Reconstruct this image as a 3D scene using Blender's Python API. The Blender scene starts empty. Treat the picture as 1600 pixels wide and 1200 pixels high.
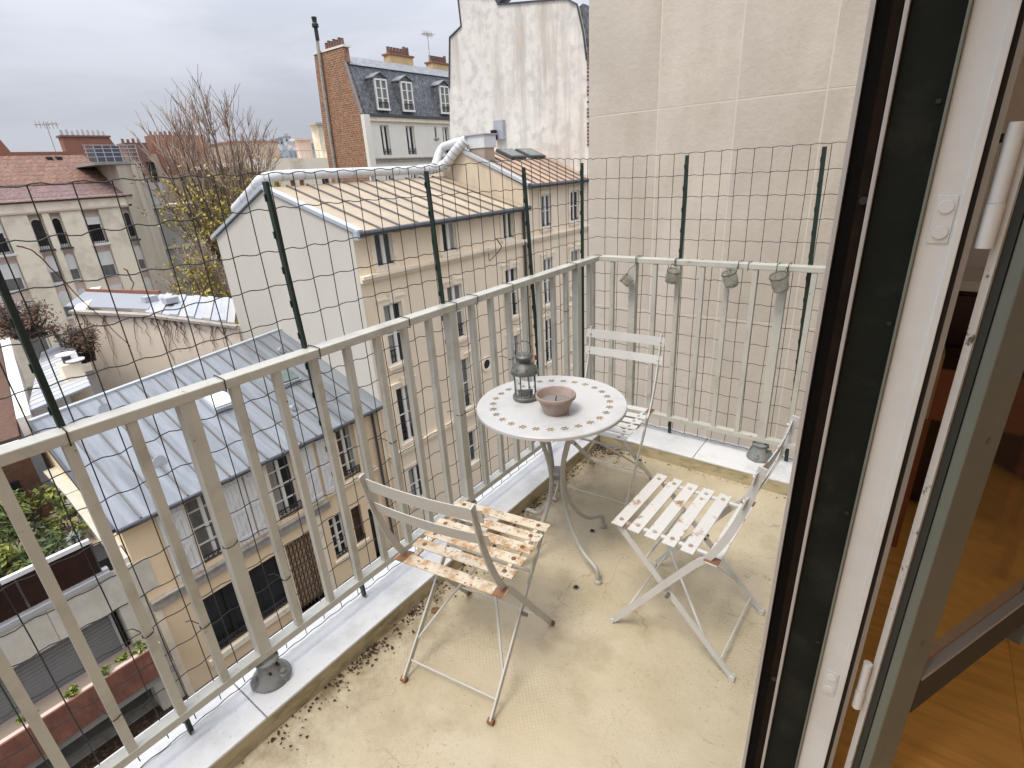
import bpy, bmesh, math, random
from mathutils import Vector, Matrix, noise
S = bpy.context.scene
COL = S.collection
R = math.radians
random.seed(7)
rnd = random.random
def ru(a, b): return a + (b - a) * random.random()

# ------------------------------------------------------------------ camera
cam = bpy.data.cameras.new('camera')
cam.sensor_fit = 'HORIZONTAL'; cam.sensor_width = 36.0; cam.lens = 18.471
cam.clip_start = 0.02; cam.clip_end = 3000
co = bpy.data.objects.new('camera', cam); COL.objects.link(co)
cr = Vector((0.80172, 0.59509, -0.05586)); cu = Vector((-0.18406, 0.33472, 0.92417)); cf = Vector((-0.56866, 0.73064, -0.37788))
mw = Matrix((cr, cu, -cf)).transposed().to_4x4(); mw.translation = Vector((1.40937, -2.67153, 1.56545))
co.matrix_world = mw
S.camera = co

# ------------------------------------------------------------------ sky, sun, exposure
SUN_EL, SUN_AZ = 64.0, 184.0           # soft light through the clouds, high and a little behind us
W = bpy.data.worlds.new('World'); S.world = W; W.use_nodes = True
nt = W.node_tree; nt.nodes.clear()
def N(t, **k):
    n = nt.nodes.new(t)
    for a, b in k.items(): setattr(n, a, b)
    return n
out = N('ShaderNodeOutputWorld'); bg = N('ShaderNodeBackground')
sky = N('ShaderNodeTexSky'); sky.sky_type = 'NISHITA'; sky.sun_disc = False
sky.sun_elevation = R(SUN_EL); sky.sun_rotation = R(SUN_AZ); sky.air_density = 1.0; sky.dust_density = 3.0
tc = N('ShaderNodeTexCoord'); mp = N('ShaderNodeMapping'); mp.inputs['Scale'].default_value = (1.0, 1.0, 3.2)
nz = N('ShaderNodeTexNoise'); nz.inputs['Scale'].default_value = 2.3; nz.inputs['Detail'].default_value = 9; nz.inputs['Roughness'].default_value = 0.56; nz.inputs['Distortion'].default_value = 0.35
rp = N('ShaderNodeValToRGB'); rp.color_ramp.interpolation = 'EASE'
rp.color_ramp.elements[0].position = 0.32; rp.color_ramp.elements[0].color = (2.9, 3.02, 3.42, 1)
rp.color_ramp.elements[1].position = 0.64; rp.color_ramp.elements[1].color = (3.55, 3.68, 4.08, 1)
# an overcast sky is about three times as bright overhead as at the horizon
sx = N('ShaderNodeSeparateXYZ'); mr = N('ShaderNodeMapRange')
mr.interpolation_type = 'SMOOTHSTEP'; mr.inputs['From Min'].default_value = 0.0; mr.inputs['From Max'].default_value = 1.0; mr.inputs['To Min'].default_value = 1.0; mr.inputs['To Max'].default_value = 4.2
vm = N('ShaderNodeVectorMath', operation='SCALE')
mx = N('ShaderNodeMix', data_type='RGBA'); mx.inputs[0].default_value = 0.93
L = nt.links.new
L(tc.outputs['Generated'], mp.inputs['Vector']); L(mp.outputs[0], nz.inputs['Vector']); L(nz.outputs['Fac'], rp.inputs['Fac'])
L(tc.outputs['Generated'], sx.inputs[0]); L(sx.outputs['Z'], mr.inputs['Value'])
L(rp.outputs['Color'], vm.inputs[0]); L(mr.outputs[0], vm.inputs['Scale'])
L(sky.outputs['Color'], mx.inputs[6]); L(vm.outputs[0], mx.inputs[7]); L(mx.outputs[2], bg.inputs['Color'])
bg.inputs['Strength'].default_value = 0.10
L(bg.outputs[0], out.inputs['Surface'])
sl = bpy.data.lights.new('sun', 'SUN'); sl.energy = 1.5; sl.angle = R(18); sl.color = (1.0, 0.92, 0.80)
so = bpy.data.objects.new('sun', sl); COL.objects.link(so)
sd = Vector((math.sin(R(SUN_AZ)) * math.cos(R(SUN_EL)), math.cos(R(SUN_AZ)) * math.cos(R(SUN_EL)), math.sin(R(SUN_EL))))
so.rotation_euler = sd.to_track_quat('Z', 'Y').to_euler()
S.view_settings.view_transform = 'Standard'; S.view_settings.look = 'None'
S.view_settings.gamma = 1.0; S.view_settings.use_curve_mapping = False
S.view_settings.exposure = 0.74

# ------------------------------------------------------------------ mesh helper
class MB:
    def __init__(s): s.v = []; s.f = []
    def add(s, vs, fs):
        o = len(s.v); s.v += [tuple(p) for p in vs]; s.f += [tuple(i + o for i in q) for q in fs]; return s
    def box(s, a, b, T=None):
        x0, y0, z0 = a; x1, y1, z1 = b
        vs = [(x0, y0, z0), (x1, y0, z0), (x1, y1, z0), (x0, y1, z0), (x0, y0, z1), (x1, y0, z1), (x1, y1, z1), (x0, y1, z1)]
        if T: vs = [T(*p) for p in vs]
        return s.add(vs, [(0, 3, 2, 1), (4, 5, 6, 7), (0, 1, 5, 4), (1, 2, 6, 5), (2, 3, 7, 6), (3, 0, 4, 7)])
    def bar(s, p, q, w, h, up=(0, 0, 1)):
        p = Vector(p); q = Vector(q); d = (q - p).normalized(); up = Vector(up)
        if abs(d.dot(up)) > 0.98: up = Vector((1, 0, 0))
        a = d.cross(up).normalized() * w / 2; b = a.cross(d).normalized() * h / 2
        vs = [p - a - b, p + a - b, p + a + b, p - a + b, q - a - b, q + a - b, q + a + b, q - a + b]
        return s.add(vs, [(0, 3, 2, 1), (4, 5, 6, 7), (0, 1, 5, 4), (1, 2, 6, 5), (2, 3, 7, 6), (3, 0, 4, 7)])
    def strip(s, pts, w, h, side):            # flat bar following points; side = constant width direction
        pts = [Vector(p) for p in pts]; a = Vector(side).normalized() * w / 2; vs = []; fs = []
        for i, p in enumerate(pts):
            t = (pts[min(i + 1, len(pts) - 1)] - pts[max(i - 1, 0)]).normalized(); b = a.cross(t).normalized() * h / 2
            vs += [p - a - b, p + a - b, p + a + b, p - a + b]
        for i in range(len(pts) - 1):
            for k in range(4):
                j = (k + 1) % 4; fs.append((4 * i + k, 4 * i + j, 4 * i + 4 + j, 4 * i + 4 + k))
        n = 4 * (len(pts) - 1); fs += [(3, 2, 1, 0), (n, n + 1, n + 2, n + 3)]
        return s.add(vs, fs)
    def tube(s, pts, r, n=8, cap=True, closed=False):
        pts = [Vector(p) for p in pts]; m = len(pts); rs = r if isinstance(r, (list, tuple)) else [r] * m
        vs = []; fs = []; ref = None
        for i, p in enumerate(pts):
            if closed: t = (pts[(i + 1) % m] - pts[i - 1]).normalized()
            else: t = (pts[min(i + 1, m - 1)] - pts[max(i - 1, 0)]).normalized()
            if ref is None: ref = t.orthogonal().normalized()
            ref = (ref - t * ref.dot(t)); ref = ref.normalized() if ref.length > 1e-6 else t.orthogonal().normalized()
            b = t.cross(ref)
            for k in range(n):
                c = math.cos(2 * math.pi * k / n); e = math.sin(2 * math.pi * k / n)
                vs.append(p + (ref * c + b * e) * rs[i])
        for i in range(m if closed else m - 1):
            i2 = (i + 1) % m
            for k in range(n):
                j = (k + 1) % n; fs.append((n * i + k, n * i + j, n * i2 + j, n * i2 + k))
        if cap and not closed:
            fs.append(tuple(range(n - 1, -1, -1))); fs.append(tuple(n * (m - 1) + k for k in range(n)))
        return s.add(vs, fs)
    def lathe(s, prof, n=24, c=(0, 0, 0), M=None):
        vs = []; fs = []
        for (r, z) in prof:
            for k in range(n):
                a = 2 * math.pi * k / n; p = Vector((r * math.cos(a), r * math.sin(a), z))
                if M: p = M @ p
                vs.append(p + Vector(c))
        for i in range(len(prof) - 1):
            for k in range(n):
                j = (k + 1) % n; fs.append((n * i + k, n * i + j, n * i + n + j, n * i + n + k))
        if prof[0][0] > 1e-6: fs.append(tuple(range(n - 1, -1, -1)))
        if prof[-1][0] > 1e-6: fs.append(tuple(n * (len(prof) - 1) + k for k in range(n)))
        return s.add(vs, fs)
    def prism(s, poly, e):                    # polygon of 3D points extruded by vector e
        poly = [Vector(p) for p in poly]; e = Vector(e); n = len(poly)
        vs = poly + [p + e for p in poly]
        fs = [tuple(range(n)), tuple(range(2 * n - 1, n - 1, -1))] + [(i, i + n, (i + 1) % n + n, (i + 1) % n) for i in range(n)]
        return s.add(vs, fs)
    def quad(s, *p): return s.add(p, [tuple(range(len(p)))])
    def mesh(s, name, off=(0, 0, 0), smooth=False, ang=40):
        me = bpy.data.meshes.new(name); o = Vector(off)
        me.from_pydata([Vector(p) - o for p in s.v], [], s.f)
        bm = bmesh.new(); bm.from_mesh(me); bmesh.ops.recalc_face_normals(bm, faces=bm.faces); bm.to_mesh(me); bm.free()
        if smooth:
            me.polygons.foreach_set('use_smooth', [True] * len(me.polygons)); me.set_sharp_from_angle(angle=R(ang))
        me.update(); return me
def root_of(o):
    while o.parent: o = o.parent
    return o
def obj(name, mb, mat, parent=None, smooth=False, bevel=0.0, local=False, ang=40):
    """one mesh object; geometry in world coordinates unless local"""
    off = (0, 0, 0)
    if parent is not None and not local: off = root_of(parent).location
    me = mb if isinstance(mb, bpy.types.Mesh) else mb.mesh(name, off, smooth, ang)
    if not len(me.materials): me.materials.append(mat)
    o = bpy.data.objects.new(name, me); COL.objects.link(o)
    if parent is not None: o.parent = parent
    if bevel:
        b = o.modifiers.new('bevel', 'BEVEL'); b.width = bevel; b.segments = 2; b.limit_method = 'ANGLE'; b.angle_limit = R(50)
    return o
def tag(o, label, cat, group=None):
    o['label'] = label; o['category'] = cat
    if group: o['group'] = group
    return o
def thing(name, label, cat, loc=(0, 0, 0), rz=0.0, group=None):
    o = bpy.data.objects.new(name, None); COL.objects.link(o); o.location = loc; o.rotation_euler = (0, 0, rz)
    o.empty_display_size = 0.1
    return tag(o, label, cat, group)
def struct(o, kind='structure'): o['kind'] = kind; return o
def clone(o, parent=None, mat=None):
    c = o.copy(); COL.objects.link(c)
    if parent is not None: c.parent = parent
    for k in list(o.children): clone(k, c)
    return c

# ------------------------------------------------------------------ materials
MATS = {}
def M(name, col, rough=0.6, var=0.12, scale=6.0, bump=0.0, bscale=80.0, metal=0.0, dirt=None, dscale=3.0, dlo=0.5, dhi=0.7,
      spots=None, sscale=60.0, slo=0.62, shi=0.70, stretch=(1, 1, 1), spec=0.5, dstretch=None, trans=0.0, alpha=1.0, objvar=0.0):
    m = bpy.data.materials.new(name); m.use_nodes = True; t = m.node_tree; n = t.nodes; l = t.links.new
    b = n['Principled BSDF']; b.inputs['Roughness'].default_value = rough; b.inputs['Metallic'].default_value = metal
    b.inputs['Specular IOR Level'].default_value = spec
    if trans: b.inputs['Transmission Weight'].default_value = trans
    if alpha < 1: b.inputs['Alpha'].default_value = alpha
    tcx = n.new('ShaderNodeTexCoord'); oi = n.new('ShaderNodeObjectInfo')
    ad = n.new('ShaderNodeVectorMath'); ad.operation = 'MULTIPLY_ADD'; ad.inputs[1].default_value = (1, 1, 1)
    cb = n.new('ShaderNodeCombineXYZ'); ml = n.new('ShaderNodeMath'); ml.operation = 'MULTIPLY'; ml.inputs[1].default_value = 37.0
    l(oi.outputs['Random'], ml.inputs[0]); l(ml.outputs[0], cb.inputs[0]); l(ml.outputs[0], cb.inputs[1])
    l(tcx.outputs['Object'], ad.inputs[0]); l(cb.outputs[0], ad.inputs[2])
    def nz(sc, st=(1, 1, 1), det=4, ro=0.6):
        mp = n.new('ShaderNodeMapping'); mp.inputs['Scale'].default_value = st; l(ad.outputs[0], mp.inputs[0])
        x = n.new('ShaderNodeTexNoise'); x.inputs['Scale'].default_value = sc; x.inputs['Detail'].default_value = det; x.inputs['Roughness'].default_value = ro
        l(mp.outputs[0], x.inputs['Vector']); return x.outputs['Fac']
    def mr(src, a, c, d, e):
        x = n.new('ShaderNodeMapRange'); x.inputs['From Min'].default_value = a; x.inputs['From Max'].default_value = c
        x.inputs['To Min'].default_value = d; x.inputs['To Max'].default_value = e; l(src, x.inputs['Value']); return x.outputs[0]
    def mix(fac, c1, c2, bt='MIX'):
        x = n.new('ShaderNodeMix'); x.data_type = 'RGBA'; x.blend_type = bt
        for s_, v in ((0, fac), (6, c1), (7, c2)):
            if isinstance(v, (int, float)): x.inputs[s_].default_value = v
            elif isinstance(v, tuple): x.inputs[s_].default_value = (*v[:3], 1)
            else: l(v, x.inputs[s_])
        return x.outputs[2]
    g = mr(nz(scale, stretch), 0.25, 0.75, 1 - var, 1 + var)
    sc = n.new('ShaderNodeVectorMath'); sc.operation = 'SCALE'; sc.inputs[0].default_value = col[:3]
    if objvar:
        om = n.new('ShaderNodeMath'); om.operation = 'MULTIPLY'; l(g, om.inputs[0]); l(mr(oi.outputs['Random'], 0, 1, 1 - objvar, 1 + objvar), om.inputs[1]); g = om.outputs[0]
    l(g, sc.inputs['Scale'])
    c = sc.outputs[0]
    if dirt: c = mix(mr(nz(dscale, dstretch or stretch, 6, 0.65), dlo, dhi, 0, 1), c, dirt)
    if spots: c = mix(mr(nz(sscale, (1, 1, 1), 3, 0.6), slo, shi, 0, 1), c, spots)
    l(c, b.inputs['Base Color'])
    if bump:
        bp = n.new('ShaderNodeBump'); bp.inputs['Strength'].default_value = bump; bp.inputs['Distance'].default_value = 0.01
        l(nz(bscale, (1, 1, 1), 5), bp.inputs['Height']); l(bp.outputs[0], b.inputs['Normal'])
    MATS[name] = m
    m['c'] = 1
    return m

mRail = M('rail_paint', (0.50, 0.495, 0.44), 0.36, 0.07, 9, 0.06, 90, dirt=(0.33, 0.31, 0.25), dscale=6, dlo=0.52, dhi=0.78, spots=(0.20, 0.16, 0.11), sscale=38, slo=0.70, shi=0.75)
mFlange = M('cast_grey', (0.22, 0.23, 0.22), 0.5, 0.15, 20, 0.25, 90, dirt=(0.10, 0.10, 0.09), dscale=12)
mBolt = M('bolt_metal', (0.13, 0.13, 0.125), 0.45, 0.1)
mWire = M('wire_dark', (0.018, 0.02, 0.018), 0.5, 0.2)
mStake = M('stake_green', (0.007, 0.024, 0.017), 0.45, 0.3, 30, dirt=(0.03, 0.03, 0.025), dscale=20)
mTie = M('tie_black', (0.012, 0.012, 0.013), 0.5)
mChair = M('chair_paint', (0.56, 0.555, 0.53), 0.45, 0.06, 8, 0.05, 150, dirt=(0.36, 0.19, 0.08), dscale=15, dlo=0.66, dhi=0.74)
mChairEdge = M('chair_paint_rusting', (0.56, 0.55, 0.52), 0.5, 0.06, 8, 0.08, 150, dirt=(0.30, 0.165, 0.075), dscale=16, dlo=0.57, dhi=0.65)
mChairGrey = M('chair_paint_grey', (0.47, 0.465, 0.43), 0.45, 0.08, 8, 0.05, 150, dirt=(0.25, 0.17, 0.1), dscale=12, dlo=0.66, dhi=0.74)
mChairRust = M('chair_rust', (0.60, 0.525, 0.41), 0.75, 0.14, 14, 0.25, 140, dirt=(0.40, 0.245, 0.115), dscale=19, dlo=0.46, dhi=0.60, spots=(0.17, 0.09, 0.04), sscale=80, slo=0.59, shi=0.68)
mRust = M('rust', (0.21, 0.105, 0.05), 0.8, 0.3, 30, 0.2, 90, dirt=(0.11, 0.055, 0.03), dscale=24)
mTable = M('table_paint', (0.50, 0.50, 0.495), 0.42, 0.04, 6, 0.04, 160, dirt=(0.36, 0.36, 0.345), dscale=3.5, dlo=0.50, dhi=0.72)
mTableLeg = M('table_leg_paint', (0.40, 0.395, 0.36), 0.42, 0.08, 10, 0.06, 120)
mLantern = M('lantern_zinc', (0.12, 0.125, 0.115), 0.48, 0.25, 25, 0.15, 120, metal=0.35, dirt=(0.22, 0.22, 0.20), dscale=18)
mGlass = M('clear_glass', (0.92, 0.95, 0.94), 0.03, 0.0, trans=1.0)
mJar = M('dusty_jar_glass', (0.74, 0.74, 0.68), 0.16, 0.08, 30, trans=0.8, dirt=(0.5, 0.48, 0.38), dscale=25)
mTerra = M('terracotta', (0.33, 0.25, 0.215), 0.8, 0.10, 14, 0.12, 130, dirt=(0.44, 0.37, 0.335), dscale=10, dlo=0.45, dhi=0.7)
mWax = M('old_wax', (0.20, 0.185, 0.17), 0.5, 0.12, 30, 0.1, 60, dirt=(0.2, 0.18, 0.16), dscale=16)
mBlack = M('black', (0.012, 0.012, 0.012), 0.6)
mDebris = M('leaf_litter', (0.04, 0.025, 0.014), 0.9, 0.6, 60)
mLeafDry = M('dry_leaf', (0.16, 0.09, 0.035), 0.8, 0.35, 30)
mKerbTop = M('kerb_top_paint', (0.66, 0.67, 0.68), 0.5, 0.05, 4, 0.08, 90, dirt=(0.46, 0.465, 0.47), dscale=5, dlo=0.5, dhi=0.75, spots=(0.40, 0.40, 0.39), sscale=110, slo=0.66, shi=0.74)
mKerbSide = M('kerb_side_cream', (0.47, 0.40, 0.255), 0.7, 0.1, 6, 0.15, 70, dirt=(0.17, 0.13, 0.065), dscale=5, dlo=0.48, dhi=0.68, dstretch=(1, 1, 2.5))
mPink = M('party_wall_panel', (0.55, 0.49, 0.415), 0.85, 0.09, 1.6, 0.35, 22, dirt=(0.455, 0.405, 0.325), dscale=2.4, dlo=0.45, dhi=0.72, dstretch=(1, 1, 0.35), objvar=0.05, spots=(0.42, 0.37, 0.31), sscale=30, slo=0.68, shi=0.76)
mJoint = M('pale_joint', (0.62, 0.565, 0.475), 0.85, 0.06)
mDarkMetal = M('dark_green_metal', (0.010, 0.012, 0.009), 0.6, 0.2, 12, 0.05, 80, spec=0.12, dirt=(0.022, 0.024, 0.018), dscale=9)
mBlackCh = M('black_channel', (0.005, 0.0045, 0.004), 0.7, 0.3, spec=0.08)
mStripGrey = M('aluminium_lip', (0.42, 0.40, 0.38), 0.4, 0.06, metal=0.15)
mFramePaint = M('frame_grey_white', (0.70, 0.71, 0.69), 0.45, 0.05, 5, 0.05, 60, dirt=(0.62, 0.62, 0.59), dscale=3)
mPeel = M('peeling_white', (0.66, 0.65, 0.61), 0.6, 0.06, 8, 0.2, 60, dirt=(0.12, 0.12, 0.08), dscale=30, dlo=0.60, dhi=0.64, dstretch=(1, 1, 0.6))
mStile = M('stile_green_grey', (0.165, 0.18, 0.145), 0.5, 0.08, 10, 0.05, 80)
mStileDark = M('stile_rebate', (0.03, 0.032, 0.024), 0.6, 0.2)
mWood = M('interior_wood', (0.82, 0.42, 0.095), 0.42, 0.18, 3, 0.05, 60, dirt=(0.66, 0.30, 0.06), dscale=4, dlo=0.45, dhi=0.75, stretch=(1.0, 7, 1), dstretch=(0.8, 9, 1))
mWallIn = M('interior_wall', (0.75, 0.71, 0.64), 0.8, 0.03)
mCabinet = M('dark_cabinet', (0.035, 0.014, 0.008), 0.4, 0.3, 6, stretch=(6, 1, 1))
mCream = M('cream_render', (0.83, 0.70, 0.53), 0.85, 0.05, 0.9, 0.12, 9, dirt=(0.73, 0.60, 0.44), dscale=0.8, dlo=0.48, dhi=0.8, dstretch=(1, 1, 0.35))
mCreamTrim = M('cream_trim', (0.82, 0.715, 0.56), 0.85, 0.06, 2, 0.1, 12, dirt=(0.36, 0.29, 0.2), dscale=2.5, dlo=0.56, dhi=0.8)
mPeach = M('peach_render', (0.82, 0.63, 0.41), 0.85, 0.05, 0.8, 0.1, 9, dirt=(0.72, 0.54, 0.34), dscale=0.7, dlo=0.5, dhi=0.8)
mGreyRender = M('grey_render', (0.53, 0.505, 0.445), 0.9, 0.03, 0.6, 0.08, 10, dirt=(0.49, 0.465, 0.41), dscale=0.5, dlo=0.45, dhi=0.8, dstretch=(1, 1, 0.3))
mWhiteRender = M('stained_white_render', (0.68, 0.65, 0.595), 0.9, 0.10, 1.3, 0.3, 5, dirt=(0.34, 0.285, 0.22), dscale=1.5, dlo=0.49, dhi=0.76, dstretch=(1, 1, 0.10), spots=(0.50, 0.475, 0.44), sscale=2.2, slo=0.48, shi=0.72)
mZincBlue = M('zinc_blue_grey', (0.19, 0.208, 0.225), 0.42, 0.14, 1.6, 0.25, 5, metal=0.25, objvar=0.12, stretch=(0.25, 2.2, 0.25), dirt=(0.27, 0.29, 0.315), dscale=1.6, dlo=0.42, dhi=0.72)
mZincBeige = M('beige_sheet_roof', (0.40, 0.325, 0.225), 0.5, 0.12, 2.0, 0.2, 5, objvar=0.14, dirt=(0.33, 0.265, 0.185), dscale=0.9, dlo=0.45, dhi=0.7)
mZincOrange = M('orange_beige_sheet_roof', (0.41, 0.28, 0.185), 0.5, 0.12, 1.5, 0.2, 5, objvar=0.15, dirt=(0.44, 0.31, 0.22), dscale=0.9, dlo=0.45, dhi=0.7)
mSeam = M('roof_seam', (0.14, 0.13, 0.125), 0.6, 0.15)
mGutter = M('gutter_dark', (0.055, 0.06, 0.07), 0.5, 0.2)
mCoping = M('zinc_coping', (0.44, 0.47, 0.505), 0.5, 0.08, 2, metal=0.2)
mWinWhite = M('window_white', (0.74, 0.72, 0.67), 0.5, 0.05, 3)
mPane = M('window_pane', (0.018, 0.02, 0.022), 0.08, 0.5, 0.9, spec=0.5)
mPaneLight = M('window_pane_curtain', (0.16, 0.16, 0.15), 0.15, 0.4, 2.0, stretch=(3, 3, 0.4))
mIron = M('wrought_iron', (0.028, 0.026, 0.026), 0.55, 0.2)
mShutter = M('white_shutter', (0.70, 0.69, 0.66), 0.6, 0.04, 3)
mStone = M('grey_stone', (0.36, 0.33, 0.29), 0.9, 0.15, 6, 0.2, 20, dirt=(0.2, 0.18, 0.15), dscale=4)
mMarble = M('pale_marble', (0.62, 0.585, 0.50), 0.5, 0.1, 3, dirt=(0.54, 0.49, 0.39), dscale=3.5, dlo=0.45, dhi=0.7, dstretch=(1, 1, 0.4))
mMarbleRed = M('red_marble', (0.235, 0.105, 0.072), 0.45, 0.3, 4, dirt=(0.155, 0.065, 0.045), dscale=5, dlo=0.4, dhi=0.7, dstretch=(1, 1, 0.4))
mRoller = M('grey_roller_shutter', (0.23, 0.235, 0.235), 0.55, 0.05)
mBrown = M('brown_wall', (0.105, 0.052, 0.032), 0.85, 0.2, 6, 0.2, 14, dirt=(0.06, 0.03, 0.02), dscale=5)
mDarkGlass = M('smoked_brown_glass', (0.028, 0.011, 0.007), 0.12, 0.5, 2)
mWhite = M('white_paint', (0.72, 0.715, 0.70), 0.6, 0.04)
mGround = M('courtyard_soil', (0.055, 0.043, 0.034), 0.95, 0.4, 3, 0.4, 14, dirt=(0.11, 0.07, 0.04), dscale=9, dlo=0.55, dhi=0.7)
mPave = M('wet_asphalt', (0.075, 0.072, 0.068), 0.6, 0.2, 2, 0.15, 30)
mKerbStone = M('kerb_stone', (0.21, 0.205, 0.18), 0.8, 0.15, 5)
mYellowR = M('pale_yellow_render', (0.80, 0.715, 0.56), 0.85, 0.05, 0.6, dirt=(0.54, 0.48, 0.36), dscale=0.5)
mPinkR = M('pink_recess', (0.60, 0.48, 0.41), 0.85, 0.05, 0.8)
mBeigeTower = M('beige_concrete', (0.47, 0.42, 0.33), 0.85, 0.07, 0.5, dirt=(0.38, 0.33, 0.25), dscale=0.6, dstretch=(1, 1, 0.3))
mBrickRed = M('chimney_brick', (0.25, 0.11, 0.075), 0.9, 0.2, 2, dirt=(0.17, 0.085, 0.06), dscale=2)
mTan = M('tan_render', (0.37, 0.29, 0.225), 0.9, 0.08, 0.4, dirt=(0.30, 0.24, 0.18), dscale=0.5)
mGreyWall = M('grey_concrete', (0.30, 0.285, 0.25), 0.9, 0.08, 0.5, dirt=(0.23, 0.22, 0.18), dscale=0.7, dstretch=(1, 1, 0.3))
mSlate = M('slate', (0.085, 0.09, 0.10), 0.6, 0.45, 4, 0.3, 12, dirt=(0.20, 0.205, 0.215), dscale=5, dlo=0.48, dhi=0.66, spots=(0.03, 0.032, 0.035), sscale=7, slo=0.55, shi=0.65)
mZincPale = M('pale_zinc', (0.40, 0.42, 0.45), 0.5, 0.12, 1.5, metal=0.2)
mOchre = M('ochre_chimney_render', (0.56, 0.40, 0.20), 0.9, 0.08, 1.2, dirt=(0.42, 0.29, 0.15), dscale=1.2, dstretch=(1, 1, 0.4))
mPot = M('chimney_pot', (0.16, 0.09, 0.07), 0.9, 0.3, 9)
mDuct = M('white_duct_wrap', (0.58, 0.59, 0.60), 0.5, 0.08, 2.5, 0.2, 10, dirt=(0.42, 0.43, 0.44), dscale=3, dlo=0.55, dhi=0.75)
mBark = M('bark', (0.075, 0.058, 0.045), 0.9, 0.3, 8)
mTwig = M('twigs_pinkish', (0.31, 0.23, 0.18), 0.9, 0.3, 1.0)
mBud = M('young_yellow_leaves', (0.34, 0.29, 0.06), 0.8, 0.4, 0.8)
mIvy = M('bare_red_vine', (0.13, 0.055, 0.035), 0.9, 0.45, 2.0)
mGreenA = M('leaf_green', (0.10, 0.135, 0.035), 0.6, 0.5, 6)
mGreenB = M('leaf_yellow_green', (0.26, 0.28, 0.05), 0.6, 0.4, 6)
mGreenC = M('leaf_dark', (0.035, 0.06, 0.02), 0.6, 0.5, 6)
mGreyLeaf = M('leaf_silver', (0.26, 0.29, 0.25), 0.7, 0.3, 6)
mOrange = M('orange_blind', (0.34, 0.12, 0.05), 0.7, 0.2)
mFarA = M('far_pale_haze_render', (0.42, 0.42, 0.42), 0.9, 0.12, 0.08)  # far blocks get their distance haze from these pale base colours
mFarB = M('far_grey_haze_roof', (0.27, 0.285, 0.31), 0.9, 0.12, 0.08)
mFarC = M('far_beige_haze_render', (0.46, 0.41, 0.36), 0.9, 0.12, 0.08)
mGate = M('brown_gate_iron', (0.075, 0.045, 0.03), 0.6, 0.3)
mSkyGlass = M('roof_window_glass', (0.13, 0.16, 0.15), 0.1, 0.2)
mPaneBlue = M('window_pane_sky', (0.055, 0.065, 0.075), 0.06, 0.5, 0.7)
mPaneWarm = M('window_pane_warm', (0.075, 0.055, 0.035), 0.12, 0.5, 1.2, stretch=(3, 3, 0.5))
mPaneNet = M('window_pane_net_curtain', (0.30, 0.295, 0.275), 0.2, 0.3, 2.0, stretch=(5, 5, 0.3))
mSkyDome = M('plastic_dome', (0.62, 0.64, 0.63), 0.3, 0.05)

def tile_mat(name, c1, c2, mort, bw, bh, msize, stains=None):
    """courses of far-off bricks or tiles, a few pixels each"""
    m = M(name, c1, 0.9, 0.1, 1.0); t = m.node_tree; n = t.nodes; l = t.links.new; b = n['Principled BSDF']
    old = b.inputs['Base Color'].links[0].from_socket
    tcx = n.new('ShaderNodeTexCoord'); sp = n.new('ShaderNodeSeparateXYZ'); ad = n.new('ShaderNodeMath'); ad.operation = 'ADD'; cb = n.new('ShaderNodeCombineXYZ')
    l(tcx.outputs['Object'], sp.inputs[0]); l(sp.outputs[0], ad.inputs[0]); l(sp.outputs[1], ad.inputs[1]); l(ad.outputs[0], cb.inputs[0]); l(sp.outputs[2], cb.inputs[1])
    br = n.new('ShaderNodeTexBrick'); br.inputs['Color1'].default_value = (*c1, 1); br.inputs['Color2'].default_value = (*c2, 1); br.inputs['Mortar'].default_value = (*mort, 1)
    br.inputs['Scale'].default_value = 1.0; br.inputs['Brick Width'].default_value = bw; br.inputs['Row Height'].default_value = bh; br.inputs['Mortar Size'].default_value = msize
    l(cb.outputs[0], br.inputs['Vector'])
    nzz = n.new('ShaderNodeTexNoise'); nzz.inputs['Scale'].default_value = 1.6; nzz.inputs['Detail'].default_value = 8; nzz.inputs['Roughness'].default_value = 0.7; l(tcx.outputs['Object'], nzz.inputs['Vector'])
    mrr = n.new('ShaderNodeMapRange'); mrr.inputs['From Min'].default_value = 0.48; mrr.inputs['From Max'].default_value = 0.66; l(nzz.outputs['Fac'], mrr.inputs['Value'])
    mxx = n.new('ShaderNodeMix'); mxx.data_type = 'RGBA'; l(mrr.outputs[0], mxx.inputs[0]); l(br.outputs['Color'], mxx.inputs[6]); mxx.inputs[7].default_value = (*(stains or c2), 1)
    n3 = n.new('ShaderNodeTexNoise'); n3.inputs['Scale'].default_value = 6.5; n3.inputs['Detail'].default_value = 5; n3.inputs['Roughness'].default_value = 0.75; l(tcx.outputs['Object'], n3.inputs['Vector'])
    m3 = n.new('ShaderNodeMapRange'); m3.inputs['From Min'].default_value = 0.3; m3.inputs['From Max'].default_value = 0.7; m3.inputs['To Min'].default_value = 0.45; m3.inputs['To Max'].default_value = 1.6; l(n3.outputs['Fac'], m3.inputs['Value'])
    s3 = n.new('ShaderNodeVectorMath'); s3.operation = 'SCALE'; l(mxx.outputs[2], s3.inputs[0]); l(m3.outputs[0], s3.inputs['Scale'])
    l(s3.outputs[0], b.inputs['Base Color'])
    return m
mBrickWall = tile_mat('orange_brick', (0.29, 0.135, 0.065), (0.17, 0.075, 0.045), (0.32, 0.23, 0.155), 0.34, 0.13, 0.022, (0.27, 0.13, 0.07))
mRoofTile = tile_mat('red_roof_tiles', (0.235, 0.125, 0.085), (0.175, 0.095, 0.07), (0.12, 0.07, 0.055), 0.45, 0.30, 0.03, (0.17, 0.115, 0.09))
mRoofTileDark = tile_mat('weathered_roof_tiles', (0.185, 0.115, 0.105), (0.155, 0.10, 0.095), (0.11, 0.075, 0.07), 0.45, 0.30, 0.03, (0.20, 0.13, 0.12))

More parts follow.
